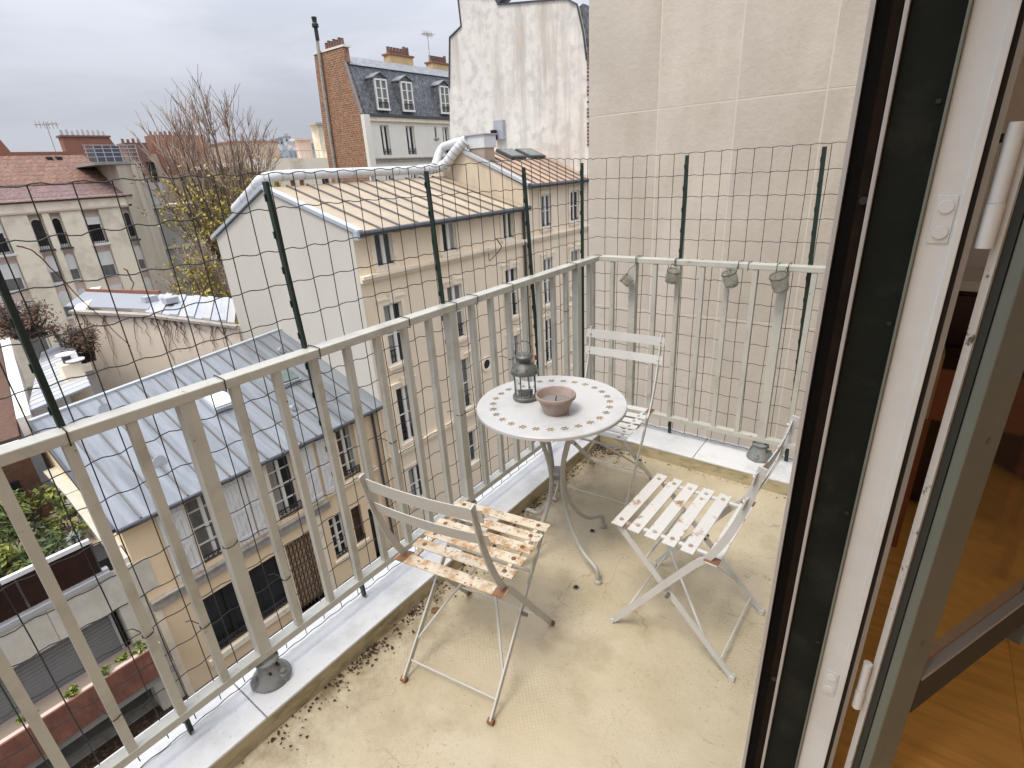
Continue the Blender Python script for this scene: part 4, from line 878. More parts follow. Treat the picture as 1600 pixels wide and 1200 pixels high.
gp = [(-12.006, 7.33, -11), (-12.006, 7.33, 0.10), (-16.35, 7.33, 1.36), (-20.5, 7.33, -0.27), (-20.5, 7.33, -11)]
obj('gable_wall', MB().prism(gp, (0, 0.25, 0)), mGreyRender, ca)
obj('back_wall', MB().box((-20.5, 7.6, -11), (-20.3, 16.08, -0.28)), mGreyRender, ca)
NPc = 11; e0 = (-11.72, 7.42, 0.09); e1 = (-11.72, 16.08, 0.09); r0 = (-16.35, 7.42, 1.45); r1 = (-16.35, 16.08, 1.45)
for k in range(NPc):
    a, b = k / NPc + 0.0004, (k + 1) / NPc - 0.0004
    roof_strip(ca, 'roof_sheet', lerp(e0, e1, a), lerp(e0, e1, b), lerp(r0, r1, b), lerp(r0, r1, a), mZincBeige)
    if k: obj('roof_seam', MB().bar(Vector(lerp(e0, e1, k / NPc)) + Vector((0, 0, 0.025)), Vector(lerp(r0, r1, k / NPc)) + Vector((0, 0, 0.025)), 0.05, 0.06), mSeam, ca)
roof_strip(ca, 'rear_roof', (-20.7, 7.42, -0.25), (-20.7, 16.08, -0.25), (-16.36, 16.08, 1.45), (-16.36, 7.42, 1.45), mZincPale)
obj('verge_coping', MB().bar((-11.70, 7.38, 0.12), (-16.35, 7.38, 1.47), 0.24, 0.11), mCoping, ca)
obj('verge_coping', MB().bar((-20.78, 7.38, -0.27), (-16.33, 7.38, 1.475), 0.30, 0.12), mCoping, ca)
obj('gutter', MB().tube([(-11.66, 7.30, 0.06), (-11.66, 16.06, 0.06)], 0.085, 8), mGutter, ca)
obj('gutter_end', MB().box((-11.80, 7.20, -0.10), (-11.60, 7.29, 0.16)), mCoping, ca)
obj('downpipe', MB().tube([(-11.92, 15.93, 0.0), (-11.92, 15.93, -11)], 0.06, 8), mGutter, ca)

# taller neighbour on the same street front
cb = thing('apartment_building', 'taller cream building with orange sheet roof, two roof windows and a downpipe', 'building', (-12, 18.8, -11))
cols2 = [(17.35, 18.12), (19.80, 20.62)]
H2 = [(a, b, -0.92, 0.48) for a, b in cols2] + [(a, b, -4.40, -2.26) for a, b in cols2] + [(a, b, -7.30, -5.10) for a, b in cols2] + [(a, b, -9.9, -8.3) for a, b in cols2]
obj('wall', wall_holes(T, 16.085, 21.58, -11, 0.92, H2), mCream, cb)
for i, h in enumerate(H2):
    row = i // 2; window(cb, T, *h, 0.09, 0.08, 2, 2, guard=0.14 if row == 0 else 0.5, sill=mCreamTrim, mull=0.12, pane=mPaneLight if i in (2, 3) else mPane); surround(cb, T, *h, mCreamTrim, row in (1, 2))
obj('string_course', MB().box((16.085, -1.42, 0.002), (21.58, -1.30, 0.10), T).box((16.085, -1.30, 0.002), (21.58, -1.22, 0.17), T), mCreamTrim, cb)
gq_ = [(-12.006, 16.085, -0.3), (-12.006, 16.085, 0.93), (-15.2, 16.085, 2.36), (-18.6, 16.085, 0.9), (-18.6, 16.085, -0.3)]
mGableTan = M('gable_tan_render', (0.58, 0.49, 0.375), 0.9, 0.06, 1.0, dirt=(0.49, 0.41, 0.31), dscale=1.2, dstretch=(1, 1, 0.3))
obj('gable_wall', MB().prism(gq_, (0, 0.2, 0)), mGableTan, cb)
NPd = 9; e0 = (-11.72, 16.15, 0.90); e1 = (-11.72, 21.58, 0.90); r0 = (-15.2, 16.15, 2.42); r1 = (-15.2, 21.58, 2.42)
for k in range(NPd):
    a, b = k / NPd + 0.0005, (k + 1) / NPd - 0.0005
    roof_strip(cb, 'roof_sheet', lerp(e0, e1, a), lerp(e0, e1, b), lerp(r0, r1, b), lerp(r0, r1, a), mZincOrange)
    if k: obj('roof_seam', MB().bar(Vector(lerp(e0, e1, k / NPd)) + Vector((0, 0, 0.025)), Vector(lerp(r0, r1, k / NPd)) + Vector((0, 0, 0.025)), 0.05, 0.06), mSeam, cb)
roof_strip(cb, 'rear_roof', (-18.7, 16.15, 0.9), (-18.7, 21.58, 0.9), (-15.21, 21.58, 2.42), (-15.21, 16.15, 2.42), mZincPale)
obj('verge_coping', MB().bar((-11.70, 16.12, 0.95), (-15.2, 16.12, 2.45), 0.24, 0.12), mCoping, cb)
obj('gutter', MB().tube([(-11.66, 16.10, 0.88), (-11.66, 21.56, 0.88)], 0.085, 8), mGutter, cb)
obj('downpipe', MB().tube([(-11.90, 16.25, 0.85), (-11.90, 16.25, -11)], 0.075, 8), mCreamTrim, cb)
n2 = (Vector(e1) - Vector(e0)).cross(Vector(r0) - Vector(e0)).normalized()
if n2.z < 0: n2 = -n2
for ya, yb in ((18.25, 19.45), (19.75, 21.1)):
    q = [Vector(lerp(lerp(e0, e1, (y_ - 16.15) / 5.43), lerp(r0, r1, (y_ - 16.15) / 5.43), s)) for y_, s in ((ya, 0.70), (yb, 0.70), (yb, 0.95), (ya, 0.95))]
    s_ = obj('roof_window', MB().prism([v + n2 * 0.02 for v in q], n2 * 0.12), mGutter, cb); c = sum(q, Vector()) / 4
    obj('pane', MB().prism([c + (v - c) * 0.8 + n2 * 0.142 for v in q], n2 * 0.01), mSkyGlass, s_)

# duct along the ridge, rising to a fan box
du = thing('ventilation_duct', 'fat white wrapped duct running along the beige roof ridge', 'duct', (-16.6, 11.5, 1.45))
main = arc([(-18.9, 7.55, 0.78), (-17.4, 7.55, 1.40), (-16.75, 7.62, 1.72), (-16.45, 8.1, 1.80), (-16.4, 9.2, 1.80), (-16.4, 12.0, 1.78), (-16.4, 14.6, 1.76)], 6)
obj('main_duct', MB().tube(main, 0.175, 14), mDuct, du, smooth=True)
e1_ = arc([(-16.4, 14.6, 1.76), (-16.35, 15.4, 1.78), (-15.9, 15.75, 1.95), (-15.35, 15.9, 2.45), (-14.95, 16.1, 2.80)], 6)
obj('elbow_duct', MB().tube(e1_, 0.205, 14), mDuct, du, smooth=True)
obj('upper_duct', MB().tube(arc([(-16.25, 15.45, 1.9), (-16.3, 15.8, 2.35), (-16.2, 16.0, 2.62), (-15.7, 16.0, 2.72), (-15.0, 16.2, 2.85)], 6), 0.17, 12), mDuct, du, smooth=True)
rb = MB()
for i in range(3, len(main) - 1, 5):
    d_ = (main[i + 1] - main[i]).normalized(); rb.tube([main[i], main[i] + d_ * 0.05], 0.186, 14)
for i in range(1, len(e1_) - 1, 2):
    d_ = (e1_[i + 1] - e1_[i]).normalized(); rb.tube([e1_[i], e1_[i] + d_ * 0.05], 0.22, 14)
obj('duct_band', rb, mZincPale, du)
obj('bracket', MB().box((-16.5, 14.9, 1.5), (-16.3, 15.05, 1.9)).box((-16.48, 12.0, 1.45), (-16.32, 12.1, 1.62)), mZincPale, du)
fb_ = thing('fan_box', 'white sheet metal fan box on the orange roof beside the duct elbow', 'fan unit', (-14.5, 16.5, 2.3))
obj('casing', MB().box((-15.05, 16.28, 2.48), (-14.05, 17.1, 2.98)), mDuct, fb_, bevel=0.01)
obj('lid', MB().box((-15.15, 16.22, 2.985), (-13.98, 17.15, 3.03)), mZincPale, fb_)
obj('base', MB().box((-14.95, 16.32, 1.85), (-14.10, 17.0, 2.478)), mTan, fb_)
obj('cowl', MB().lathe([(0.12, 0.0), (0.20, 0.12), (0.22, 0.2), (0.0, 0.21)], 12, (-15.35, 16.5, 2.83)), mZincPale, fb_, smooth=True)
fp = thing('flue_pipe', 'short roof flue with black cowl against the stained white wall', 'flue', (-17.3, 21.3, 1.5))
obj('pipe', MB().tube([(-17.35, 21.25, 1.4), (-17.35, 21.25, 3.0)], 0.11, 10), mCreamTrim, fp, smooth=True)
obj('cowl', MB().lathe([(0.10, 3.0), (0.17, 3.05), (0.19, 3.2), (0.14, 3.36), (0.17, 3.40), (0.17, 3.5), (0.0, 3.52)], 12, (-17.38, 21.2, 0)), mBlack, fp, smooth=True)
obj('meter_box', MB().box((-17.5, 21.36, 3.05), (-16.9, 21.59, 3.95)), mZincPale, fp)

# ================================================================== TALL WHITE GABLE WALL
wg = thing('white_gable_building', 'tall stained white gable wall with stepped outline behind the orange roof', 'building', (-16.4, 21.6, -11))
prof = [(-20.85, -11), (-20.85, 3.4), (-20.55, 5.8), (-20.2, 8.1), (-19.35, 8.45), (-19.42, 9.75), (-17.15, 9.30), (-16.95, 8.93), (-13.1, 8.42), (-12.55, 8.10), (-12.25, 7.0), (-12.08, 5.9), (-12.0, 2.3), (-12.0, -11)]
obj('gable_wall', MB().prism([(x, 21.6, z) for x, z in prof], (0, 12, 0)), mWhiteRender, wg)
cp = MB()
for (a, b) in ((3, 4), (5, 6), (7, 8), (8, 9), (9, 10), (10, 11), (4, 5), (2, 3)):
    cp.bar((prof[a][0], 21.58, prof[a][1] + 0.03), (prof[b][0], 21.58, prof[b][1] + 0.03), 0.10, 0.05)
obj('coping', cp, mGutter, wg)
obj('mansard_slope', MB().prism([(-12.05, 21.75, 5.9), (-12.53, 21.75, 8.1), (-12.35, 21.75, 8.15), (-11.80, 21.75, 5.85)], (0, 10, 0)), mSlate, wg)
obj('roof_window', MB().prism([(-17.2, 21.57, 9.33), (-16.95, 21.57, 8.95), (-16.35, 21.57, 9.25), (-16.4, 21.57, 9.75)], (0, 0.6, 0)), mGutter, wg)
to = MB()
for k in range(26):
    z = 2.4 + 0.15 * k
    if rnd() < 0.75: to.box((-12.06 + 0.0, 21.55, z), (-11.93, 21.598, z + 0.09))
obj('brick_toothing', to, mPot, wg)

# ================================================================== MANSARD HOUSE WITH BRICK GABLE
mh = thing('mansard_house', 'white mansard house with slate roof, dormers and orange brick gable', 'house', (-30, 28, -11))
T3 = FX(-30.0)
hw = [(24.52, 25.30, 2.98, 4.92), (26.92, 27.76, 2.98, 4.92), (30.80, 31.5, 2.98, 4.92), (29.90, 30.12, 4.15, 4.90), (24.45, 25.1, 0.6, 2.2), (26.9, 27.6, 0.2, 2.2)]
mMH = M('house_white_render', (0.72, 0.69, 0.61), 0.85, 0.04, 0.6)
obj('wall', wall_holes(T3, 23.0, 36.0, -11, 5.40, hw, 0.25), mMH, mh)
for i, h in enumerate(hw):
    if i == 3: window(mh, T3, *h, 0.12, 0.04, 1, 1, mat=mStone, sill=mStone)
    else: window(mh, T3, *h, 0.22, 0.07, 2, 1, guard=0.42, mull=0.16, pane=mPane)
obj('string_course', MB().box((23.05, 2.55, 0.002), (36, 2.72, 0.12), T3).box((23.05, 2.72, 0.002), (36, 2.80, 0.2), T3), mStone, mh)
obj('eave', MB().box((23.05, 5.15, 0.002), (36, 5.40, 0.18), T3), mCreamTrim, mh); obj('gutter', MB().box((23.0, 5.41, 0.0), (36, 5.58, 0.30), T3), mGutter, mh)
mSlateL = M('weathered_zinc', (0.16, 0.168, 0.18), 0.55, 0.25, 3, 0.2, 10, dirt=(0.26, 0.27, 0.285), dscale=3)
mDormer = M('dormer_grey_paint', (0.40, 0.42, 0.39), 0.6, 0.08, 3)
obj('mansard_roof', MB().prism([(-29.85, 23.3, 5.58), (-30.80, 23.3, 8.55), (-33.6, 23.3, 8.55), (-33.6, 23.3, 5.58)], (0, 12.7, 0)), mSlate, mh)
obj('upper_roof', MB().prism([(-30.70, 23.3, 8.56), (-32.2, 23.3, 9.35), (-33.6, 23.3, 9.2), (-33.6, 23.3, 8.56)], (0, 12.7, 0)), mSlateL, mh)
for (a, b) in ((24.45, 25.30), (26.80, 27.66), (30.72, 31.56)):
    d_ = obj('dormer', MB().prism([(-29.78, a - 0.16, 5.80), (-29.78, a - 0.16, 7.78), (-29.78, (a + b) / 2, 8.08), (-29.78, b + 0.16, 7.78), (-29.78, b + 0.16, 5.80)], (-1.1, 0, 0)), mSlate, mh)
    TD = FX(-29.775); m = MB()
    m.box((a - 0.10, 5.85, 0.0), (a, 7.72, 0.06), TD).box((b, 5.85, 0.0), (b + 0.10, 7.72, 0.06), TD).box((a - 0.10, 7.62, 0.0), (b + 0.10, 7.72, 0.061), TD).box(((a + b) / 2 - 0.06, 5.95, 0.0), ((a + b) / 2 + 0.06, 7.62, 0.05), TD).box((a - 0.12, 5.80, 0.0), (b + 0.12, 5.92, 0.12), TD)
    sf = MB(); sf.box((a - 0.16, 5.80, -0.004), (a - 0.101, 7.80, 0.03), TD).box((b + 0.101, 5.80, -0.004), (b + 0.16, 7.80, 0.03), TD); obj('dormer_jamb', sf, mDormer, d_)
    for v in (6.55, 7.15): m.box((a, v - 0.025, 0), (b, v + 0.025, 0.04), TD)
    obj('dormer_frame', m, mWinWhite, d_)
    obj('dormer_pane', MB().box((a, 5.92, 0.001), (b, 7.62, 0.012), TD), mPaneLight, d_)
    g2 = MB(); g2.box((a, 6.28, 0.06), (b, 6.32, 0.09), TD)
    for k in range(7): g2.box((a + (b - a) * k / 6 - 0.012, 5.93, 0.06), (a + (b - a) * k / 6 + 0.012, 6.28, 0.085), TD)
    obj('guard_rail', g2, mIron, d_)
    obj('dormer_roof', MB().prism([(-29.66, a - 0.22, 7.80), (-29.66, (a + b) / 2, 8.14), (-29.66, b + 0.22, 7.80), (-29.66, b + 0.22, 7.74), (-29.66, (a + b) / 2, 8.08), (-29.66, a - 0.22, 7.74)], (-1.3, 0, 0)), mSlateL, d_)
bk = [(-30.05, -11), (-29.95, 5.5), (-30.85, 8.62), (-30.72, 8.66), (-30.72, 9.50), (-33.86, 9.50), (-33.95, 8.8), (-34.35, 4.0), (-34.55, -11)]
obj('brick_gable', MB().prism([(x, 22.95, z) for x, z in bk], (0, 0.45, 0)), mBrickWall, mh)
obj('gable_quoin', MB().prism([(-30.03, 22.93, -11), (-29.75, 22.93, -11), (-29.62, 22.93, 5.5), (-29.93, 22.93, 5.5)], (0, 0.5, 0)), mMH, mh)
obj('gable_flashing', MB().bar((-29.85, 22.97, 5.55), (-30.74, 22.97, 8.66), 0.14, 0.10), mZincBlue, mh)
obj('chimney_cap', MB().box((-34.0, 22.9, 9.505), (-30.6, 23.5, 9.62)), mMH, mh)
pt = MB()
for k in range(7): pt.lathe([(0.13, 9.62), (0.10, 10.0 + 0.08 * (k % 2)), (0.12, 10.04 + 0.08 * (k % 2))], 8, (-31.0 - 0.28 * k, 23.2, 0))
obj('chimney_pots', pt, mPot, mh)
fp2 = obj('flue', MB().tube([(-33.5, 22.80, 0.0), (-33.42, 22.80, 4.0), (-33.1, 22.80, 9.5), (-33.0, 22.80, 11.0)], 0.11, 8), mStone, mh)
obj('flue_cowl', MB().lathe([(0.13, 10.2), (0.13, 10.9), (0.22, 10.95), (0.22, 11.1), (0.14, 11.2), (0.18, 11.5), (0.0, 11.55)], 10, (-33.0, 22.80, 0)), mBlack, fp2)
for (y0, y1, z0, z1) in ((28.75, 31.1, 9.2, 10.1), (33.2, 35.3, 8.9, 10.0)):
    c_ = obj('chimney', MB().box((-33.4, y0, 8.5), (-32.7, y1, z1 - 0.12)), mOchre, mh)
    obj('cap', MB().box((-33.5, y0 - 0.08, z1 - 0.119), (-32.6, y1 + 0.08, z1)), mBrickRed, c_)
    p_ = MB()
    for k in range(7): p_.lathe([(0.13, z1), (0.11, z1 + 0.4 + 0.25 * (k > 3) * rnd()), (0.13, z1 + 0.45)], 8, (-33.05, y0 + 0.2 + (y1 - y0 - 0.4) * k / 6, 0))
    obj('chimney_pots', p_, mPot, c_)
def aerial(x, y, z0, z1, label, s=1.0):
    t = thing('tv_aerial', label, 'aerial', (x, y, z0))
    obj('mast', MB().tube([(x, y, z0), (x, y, z1)], 0.03 * s, 6), mStone, t)
    m = MB(); m.tube([(x, y - 0.6 * s, z1 - 0.15), (x, y + 0.6 * s, z1 - 0.02)], 0.025 * s, 5)
    for k in range(6): yy = y - 0.55 * s + 0.22 * s * k; m.tube([(x - 0.35 * s, yy, z1 - 0.14), (x + 0.35 * s, yy, z1 - 0.14)], 0.02 * s, 4); m.tube([(x, yy, z1 - 0.35 * s), (x, yy, z1 + 0.1)], 0.02 * s, 4)
    obj('antenna', m, mStone, t)
aerial(-32.9, 33.2, 9.0, 12.0, 'tv aerial on the slate roof by the ochre chimney', 0.9)
# ================================================================== LEFT: RED-ROOFED BUILDING
lb = thing('red_roofed_building', 'pale building with red tiled roof, pink window bays and arched windows', 'building', (-48, 5, -11))
T4 = FX(-48.0); ya, yb = -9.0, 14.2
bays = [(-3.6, -2.3), (-1.6, -0.9), (0.3, 1.0), (2.3, 3.6), (4.75, 6.35), (7.75, 8.55), (8.95, 9.6), (10.85, 11.95), (13.45, 14.0)]
kinds = ['r', 'a', 'a', 'r', 'r', 'a', 'a', 'r', 'a']
obj('wall', wall_holes(T4, ya, yb, -11, 1.5, [(a, b, -10.5, 0.52) for a, b in bays], 0.35), mYellowR, lb)
obj('recess_wall', MB().box((ya, -11, -0.40), (yb, 0.7, -0.352), T4), mPinkR, lb)
obj('ledge', MB().box((ya, 0.60, 0.002), (yb, 0.72, 0.10), T4), mPinkR, lb)
for (a, b), kd in zip(bays, kinds):
    for fl_ in range(4):
        v0, v1 = -1.85 - 2.55 * fl_, 0.02 - 2.55 * fl_ + (0.1 if kd == 'a' else 0)
        shut = (fl_ >= 1) and (rnd() < 0.75)
        m = MB(); u0, u1 = a + 0.06, b - 0.06; uc = (u0 + u1) / 2; rr = (u1 - u0) / 2
        out_ = [(u0, v0), (u1, v0)] + ([(uc + rr * math.cos(q * math.pi / 8), v1 - rr * 0.6 + rr * 0.95 * math.sin(q * math.pi / 8)) for q in range(9)] if kd == 'a' else [(u1, v1), (u0, v1)])
        P = [Vector(T4(u, v, -0.34)) for u, v in out_]; c = sum(P, Vector()) / len(P)
        f = obj('window', MB().prism(P, (0.06, 0, 0)), mWinWhite, lb)
        pane_out = [c + (p - c) * 0.86 + Vector((0.062, 0, 0)) for p in P]
        obj('pane', MB().prism(pane_out, (0.01, 0, 0)), mPane if (fl_ == 0) else mPaneLight, f)
        ex = MB(); hh = v0 + (v1 - v0) * (0.55 if not shut else ru(0.3, 0.55))
        ex.box((u0, hh, -0.26), (u1, v1 - (0.25 if kd == 'a' else 0), -0.22), T4)
        if shut or fl_ == 0 and kd == 'r' and rnd() < 0.7:
            bl = MB(); lo = v0 + (v1 - v0) * (0.48 if shut else 0.72); q2 = [p for p in out_ if p[1] > lo + 0.05]
            pts = [(u1, lo)] + q2 + [(u0, lo)]
            pts = [(u0, lo), (u1, lo)] + ([(uc + rr * math.cos(q * math.pi / 8), v1 - rr * 0.6 + rr * 0.95 * math.sin(q * math.pi / 8)) for q in range(9)] if kd == 'a' else [(u1, v1), (u0, v1)])
            obj('blind', MB().prism([Vector(T4(u, v, -0.262)) for u, v in pts], (0.03, 0, 0)), mShutter, f)
        if fl_ == 0:
            g = MB(); g.box((u0, v0 + 0.95, -0.05), (u1, v0 + 1.0, -0.01), T4); n = max(4, int((u1 - u0) / 0.13))
            for k in range(n + 1): uu = u0 + (u1 - u0) * k / n; g.box((uu - 0.014, v0, -0.045), (uu + 0.014, v0 + 0.95, -0.015), T4)
            obj('guard_rail', g, mIron, f)
            obj('sill', MB().box((a - 0.06, v0 - 0.15, -0.05), (b + 0.06, v0 - 0.01, 0.10), T4), mWhite if kd == 'r' else mGutter, f)
roof = MB().prism([(-47.75, ya, 1.38), (-48.0, ya, 1.25), (-51.2, ya, 2.62), (-51.2, ya, 2.75)], (0, yb + 0.2 - ya, 0)); obj('roof', roof, mRoofTileDark, lb)
roof = MB().prism([(-50.2, ya, 2.46), (-50.2, ya, 2.35), (-54.0, ya, 4.55), (-54.0, ya, 4.70)], (0, yb - 0.3 - ya, 0)); obj('roof', roof, mRoofTile, lb)
obj('ridge_cap', MB().box((-54.2, ya, 4.60), (-53.8, yb - 0.3, 4.82)), mBrickRed, lb)
obj('rear_block', MB().box((-60, ya, -11), (-54.1, yb - 0.3, 4.6)), mTan, lb)
for (y0, y1, zt) in ((4.0, 9.3, 5.95), (13.2, 16.5, 5.95)):
    c_ = obj('chimney', MB().prism([(-55.0, y0, 4.2), (-55.0, y1 + (0.7 if zt > 5 else 0), 4.2), (-55.0, y1, zt), (-55.0, y0, zt)], (-0.9, 0, 0)), mBrickRed, lb)
    obj('cap', MB().box((-56.0, y0 - 0.1, zt + 0.002), (-54.9, y1 + 0.1, zt + 0.14)), mPot, c_)
    p_ = MB()
    for k in range(int((y1 - y0) / 0.36)): p_.lathe([(0.11, zt + 0.14), (0.09, zt + 0.5 + 0.12 * rnd()), (0.0, zt + 0.52)], 6, (-55.4, y0 + 0.2 + 0.36 * k, 0))
    obj('chimney_pots', p_, mFarA if y0 > 10 else mPot, c_)
rv = MB()
for y in (11.3, 11.9): rv.box((-53.6, y, 4.18), (-53.1, y + 0.35, 4.42))
obj('roof_vents', rv, mBlack, lb)
# stair tower at its corner with a flat railed top
tw = thing('stair_tower', 'beige stair tower with flat railed roof at the end of the red roof', 'tower', (-50, 15, -11))
obj('tower_shaft', MB().box((-54.0, 13.95, -11), (-47.9, 15.57, 3.55)), mBeigeTower, tw)
obj('roof_slab', MB().box((-54, 12.6, 3.56), (-47.8, 15.7, 3.76)), mGreyWall, tw)
rl = MB()
for y in [12.4 + 0.55 * k for k in range(7)]: rl.box((-48.1, y - 0.025, 3.78), (-48.05, y + 0.025, 4.9))
for z in (4.1, 4.4, 4.65, 4.9): rl.box((-48.11, 12.3, z - 0.022), (-48.04, 15.75, z + 0.022))
obj('roof_railing', rl, mZincPale, tw)
obj('roof_hut', MB().box((-51.5, 13.6, 3.78), (-50.0, 15.3, 4.95)), mGutter, tw)
obj('pilaster', MB().box((-47.999, 14.9, -11), (-47.8, 15.2, 3.5)), mBeigeTower, tw)
aerial(-55.4, 12.6, 4.8, 7.0, 'tv aerial with several arms left of the white potted chimney', 1.2)
hb = thing('far_block', 'pale rooftops behind the ridge of the red tiled roof', 'building', (-80, 12, -11))
obj('wall', MB().box((-84, 4, -11), (-75, 22, 5.9)), mFarB, hb)

gb = thing('grey_side_building', 'grey blank building with ledges behind the bare tree', 'building', (-52, 18, -11))
obj('wall', MB().box((-56, 15.75, -11), (-50.0, 21.5, 0.2)), mGreyWall, gb)
lg = MB()
for z in (0.2, -3.1, -6.0): lg.box((-56, 15.7, z), (-49.8, 21.5, z + 0.22))
obj('ledge', lg, mBeigeTower, gb)
bb = thing('tan_building', 'tan building with brick chimneys seen through the bare tree', 'building', (-62, 24, -11))
obj('wall', MB().box((-66, 18.6, -11), (-60, 28.5, 4.9)), mTan, bb)
for y in (19.4, 20.6):
    obj('window', MB().box((-59.99, y, 2.4), (-59.9, y + 0.7, 4.2)), mPane, bb)
    obj('window', MB().box((-59.99, y, 0.0), (-59.9, y + 0.7, 1.3)), mPane, bb)
for y0, y1, zt in ((21.9, 26.8, 6.6), (19.3, 21.2, 5.9)):
    c_ = obj('chimney', MB().box((-62, y0, 3.0), (-59.95, y1, zt)), mBrickRed if y0 > 20 else mPot, bb)
    p_ = MB()
    for k in range(int((y1 - y0) / 0.45)): p_.lathe([(0.14, zt), (0.11, zt + 0.35 + 0.1 * rnd()), (0, zt + 0.36)], 6, (-61, y0 + 0.25 + 0.45 * k, 0))
    obj('chimney_pots', p_, mPot, c_)
bb2 = thing('tan_building', 'flat topped tan building right behind the bare tree crown', 'building', (-62, 32, -11))
obj('wall', MB().box((-67, 29.5, -11), (-60, 34.9, 5.9)), mTan, bb2); obj('coping', MB().box((-67.1, 29.4, 5.9), (-59.9, 35.0, 6.08)), mBrickRed, bb2)
wbk = thing('white_annexe', 'small white annexe roof between the tower and the tan building', 'building', (-51, 16.5, -11))
obj('wall', MB().box((-53.0, 16.0, 0.45), (-50.2, 17.6, 2.2)), mFarA, wbk)

# pale yellow flat-roofed building with orange blinds
yl = thing('flat_roofed_building', 'pale yellow flat roofed building with orange blinds beside the brick gable', 'building', (-50, 30, -11))
T5 = FX(-50.0)
yh = [(29.6, 30.4, -1.5, 1.9), (31.3, 32.1, -1.5, 1.9), (32.9, 33.7, -1.5, 1.9), (33.9, 35.1, -1.5, 1.9)]
yh = [(27.55, 28.15, -1.4, 1.85), (29.3, 29.85, -1.4, 1.85), (30.35, 30.9, -1.4, 1.85), (33.0, 33.9, -1.4, 2.15)]
obj('wall', wall_holes(T5, 25.5, 38.0, -11, 2.4, yh, 0.3), mYellowR, yl)
for i, h in enumerate(yh): window(yl, T5, *h, 0.25, 0.06, 2 if i == 3 else 1, 1, mat=mOrange, pane=mOrange if i < 3 else mPane)
obj('fascia', MB().box((24.5, 2.7, 0.0), (38.0, 3.75, 0.35), T5), mYellowR, yl)
obj('soffit', MB().box((25.0, 2.41, -0.2), (38.0, 2.69, 0.0), T5), mOrange, yl)
obj('roof_deck', MB().box((-60, 24.5, 3.3), (-50.001, 38.0, 3.6)), mYellowR, yl)
obj('upper_block', MB().box((-52.2, 34.3, 3.6), (-51, 38.0, 7.0)), mYellowR, yl); obj('upper_coping', MB().box((-52.4, 33.95, 7.0), (-50.7, 38.2, 7.18)), mFarA, yl)
rr_ = MB()
for k in range(9): rr_.box((-50.3, 29.4 + 0.5 * k, 3.76), (-50.26, 29.44 + 0.5 * k, 4.5))
rr_.box((-50.31, 29.2, 4.47), (-50.25, 33.8, 4.53)); obj('terrace_rail', rr_, mZincPale, yl)
obj('pergola', MB().box((-53, 32.6, 3.6), (-52.5, 34.2, 5.6)).box((-53.3, 32.2, 5.61), (-52.3, 34.4, 5.75)), mPinkR, yl)

# hillside quarter in the distance
random.seed(21)
hill = MB()
nx, ny = 24, 24
pts = []
for i in range(nx + 1):
    for j in range(ny + 1):
        x = -130 - 370 * i / nx; y = -60 + 520 * j / ny; h = -11.5 + 20 * min(1, max(0, (-x - 130) / 260.0)) * (0.75 + 0.25 * noise.noise(Vector((x * 0.01, y * 0.01, 0))))
        pts.append((x, y, h))
hill.add(pts, [(i * (ny + 1) + j, i * (ny + 1) + j + 1, (i + 1) * (ny + 1) + j + 1, (i + 1) * (ny + 1) + j) for i in range(nx) for j in range(ny)])
struct(obj('hill', hill, mFarB))
def far_block(x, y, w, d, z0, z1, m, m2):
    t = thing('far_apartment_block', 'distant pale apartment block on the hill left of the brick gable', 'apartment block', (x, y, z0), 0, 'blocks of the distant hillside quarter')
    obj('wall', MB().box((x - d, y, z0), (x, y + w, z1)), m, t)
    wn = MB(); T_ = FX(x + 0.02)
    for fl_ in range(max(1, int((z1 - z0 - 8) / 3.2))):
        for k in range(int(w / 3)):
            zz = z1 - 2.6 - 3.2 * fl_; wn.box((y + 1 + 3 * k, zz, 0), (y + 2.3 + 3 * k, zz + 1.5, 0.05), T_)
    if wn.v: obj('windows', wn, mGutter, t)
    obj('roof', MB().box((x - d - 0.3, y - 0.3, z1 + 0.01), (x + 0.3, y + w + 0.3, z1 + ru(0.5, 1.6))), m2, t)
    if rnd() < 0.6: obj('chimney', MB().box((x - d * 0.5, y + w * 0.3, z1 + 0.5), (x - d * 0.5 + 2, y + w * 0.3 + ru(1.5, 4), z1 + ru(2.5, 4.5))), m, t)
for k in range(15):
    x = -165 - 14 * k + ru(-10, 10); yc = -x * (0.585 + 0.085 * rnd()); w = ru(7, 16)
    far_block(x, yc, w, ru(8, 14), -11, 6.2 + (-x - 150) * 0.086 + ru(-1.5, 2.0), random.choice((mFarA, mFarC, mFarA, mFarB)), random.choice((mFarB, mFarB, mFarA)))
for k in range(7):
    x = -400 - ru(0, 20); far_block(x, 238 + k * 5.6 + ru(-1.2, 1.2), ru(3.5, 8), 8, 5, 31 + ru(-3, 4.5) - 0.4 * k, mFarA, mFarB)
random.seed(5)

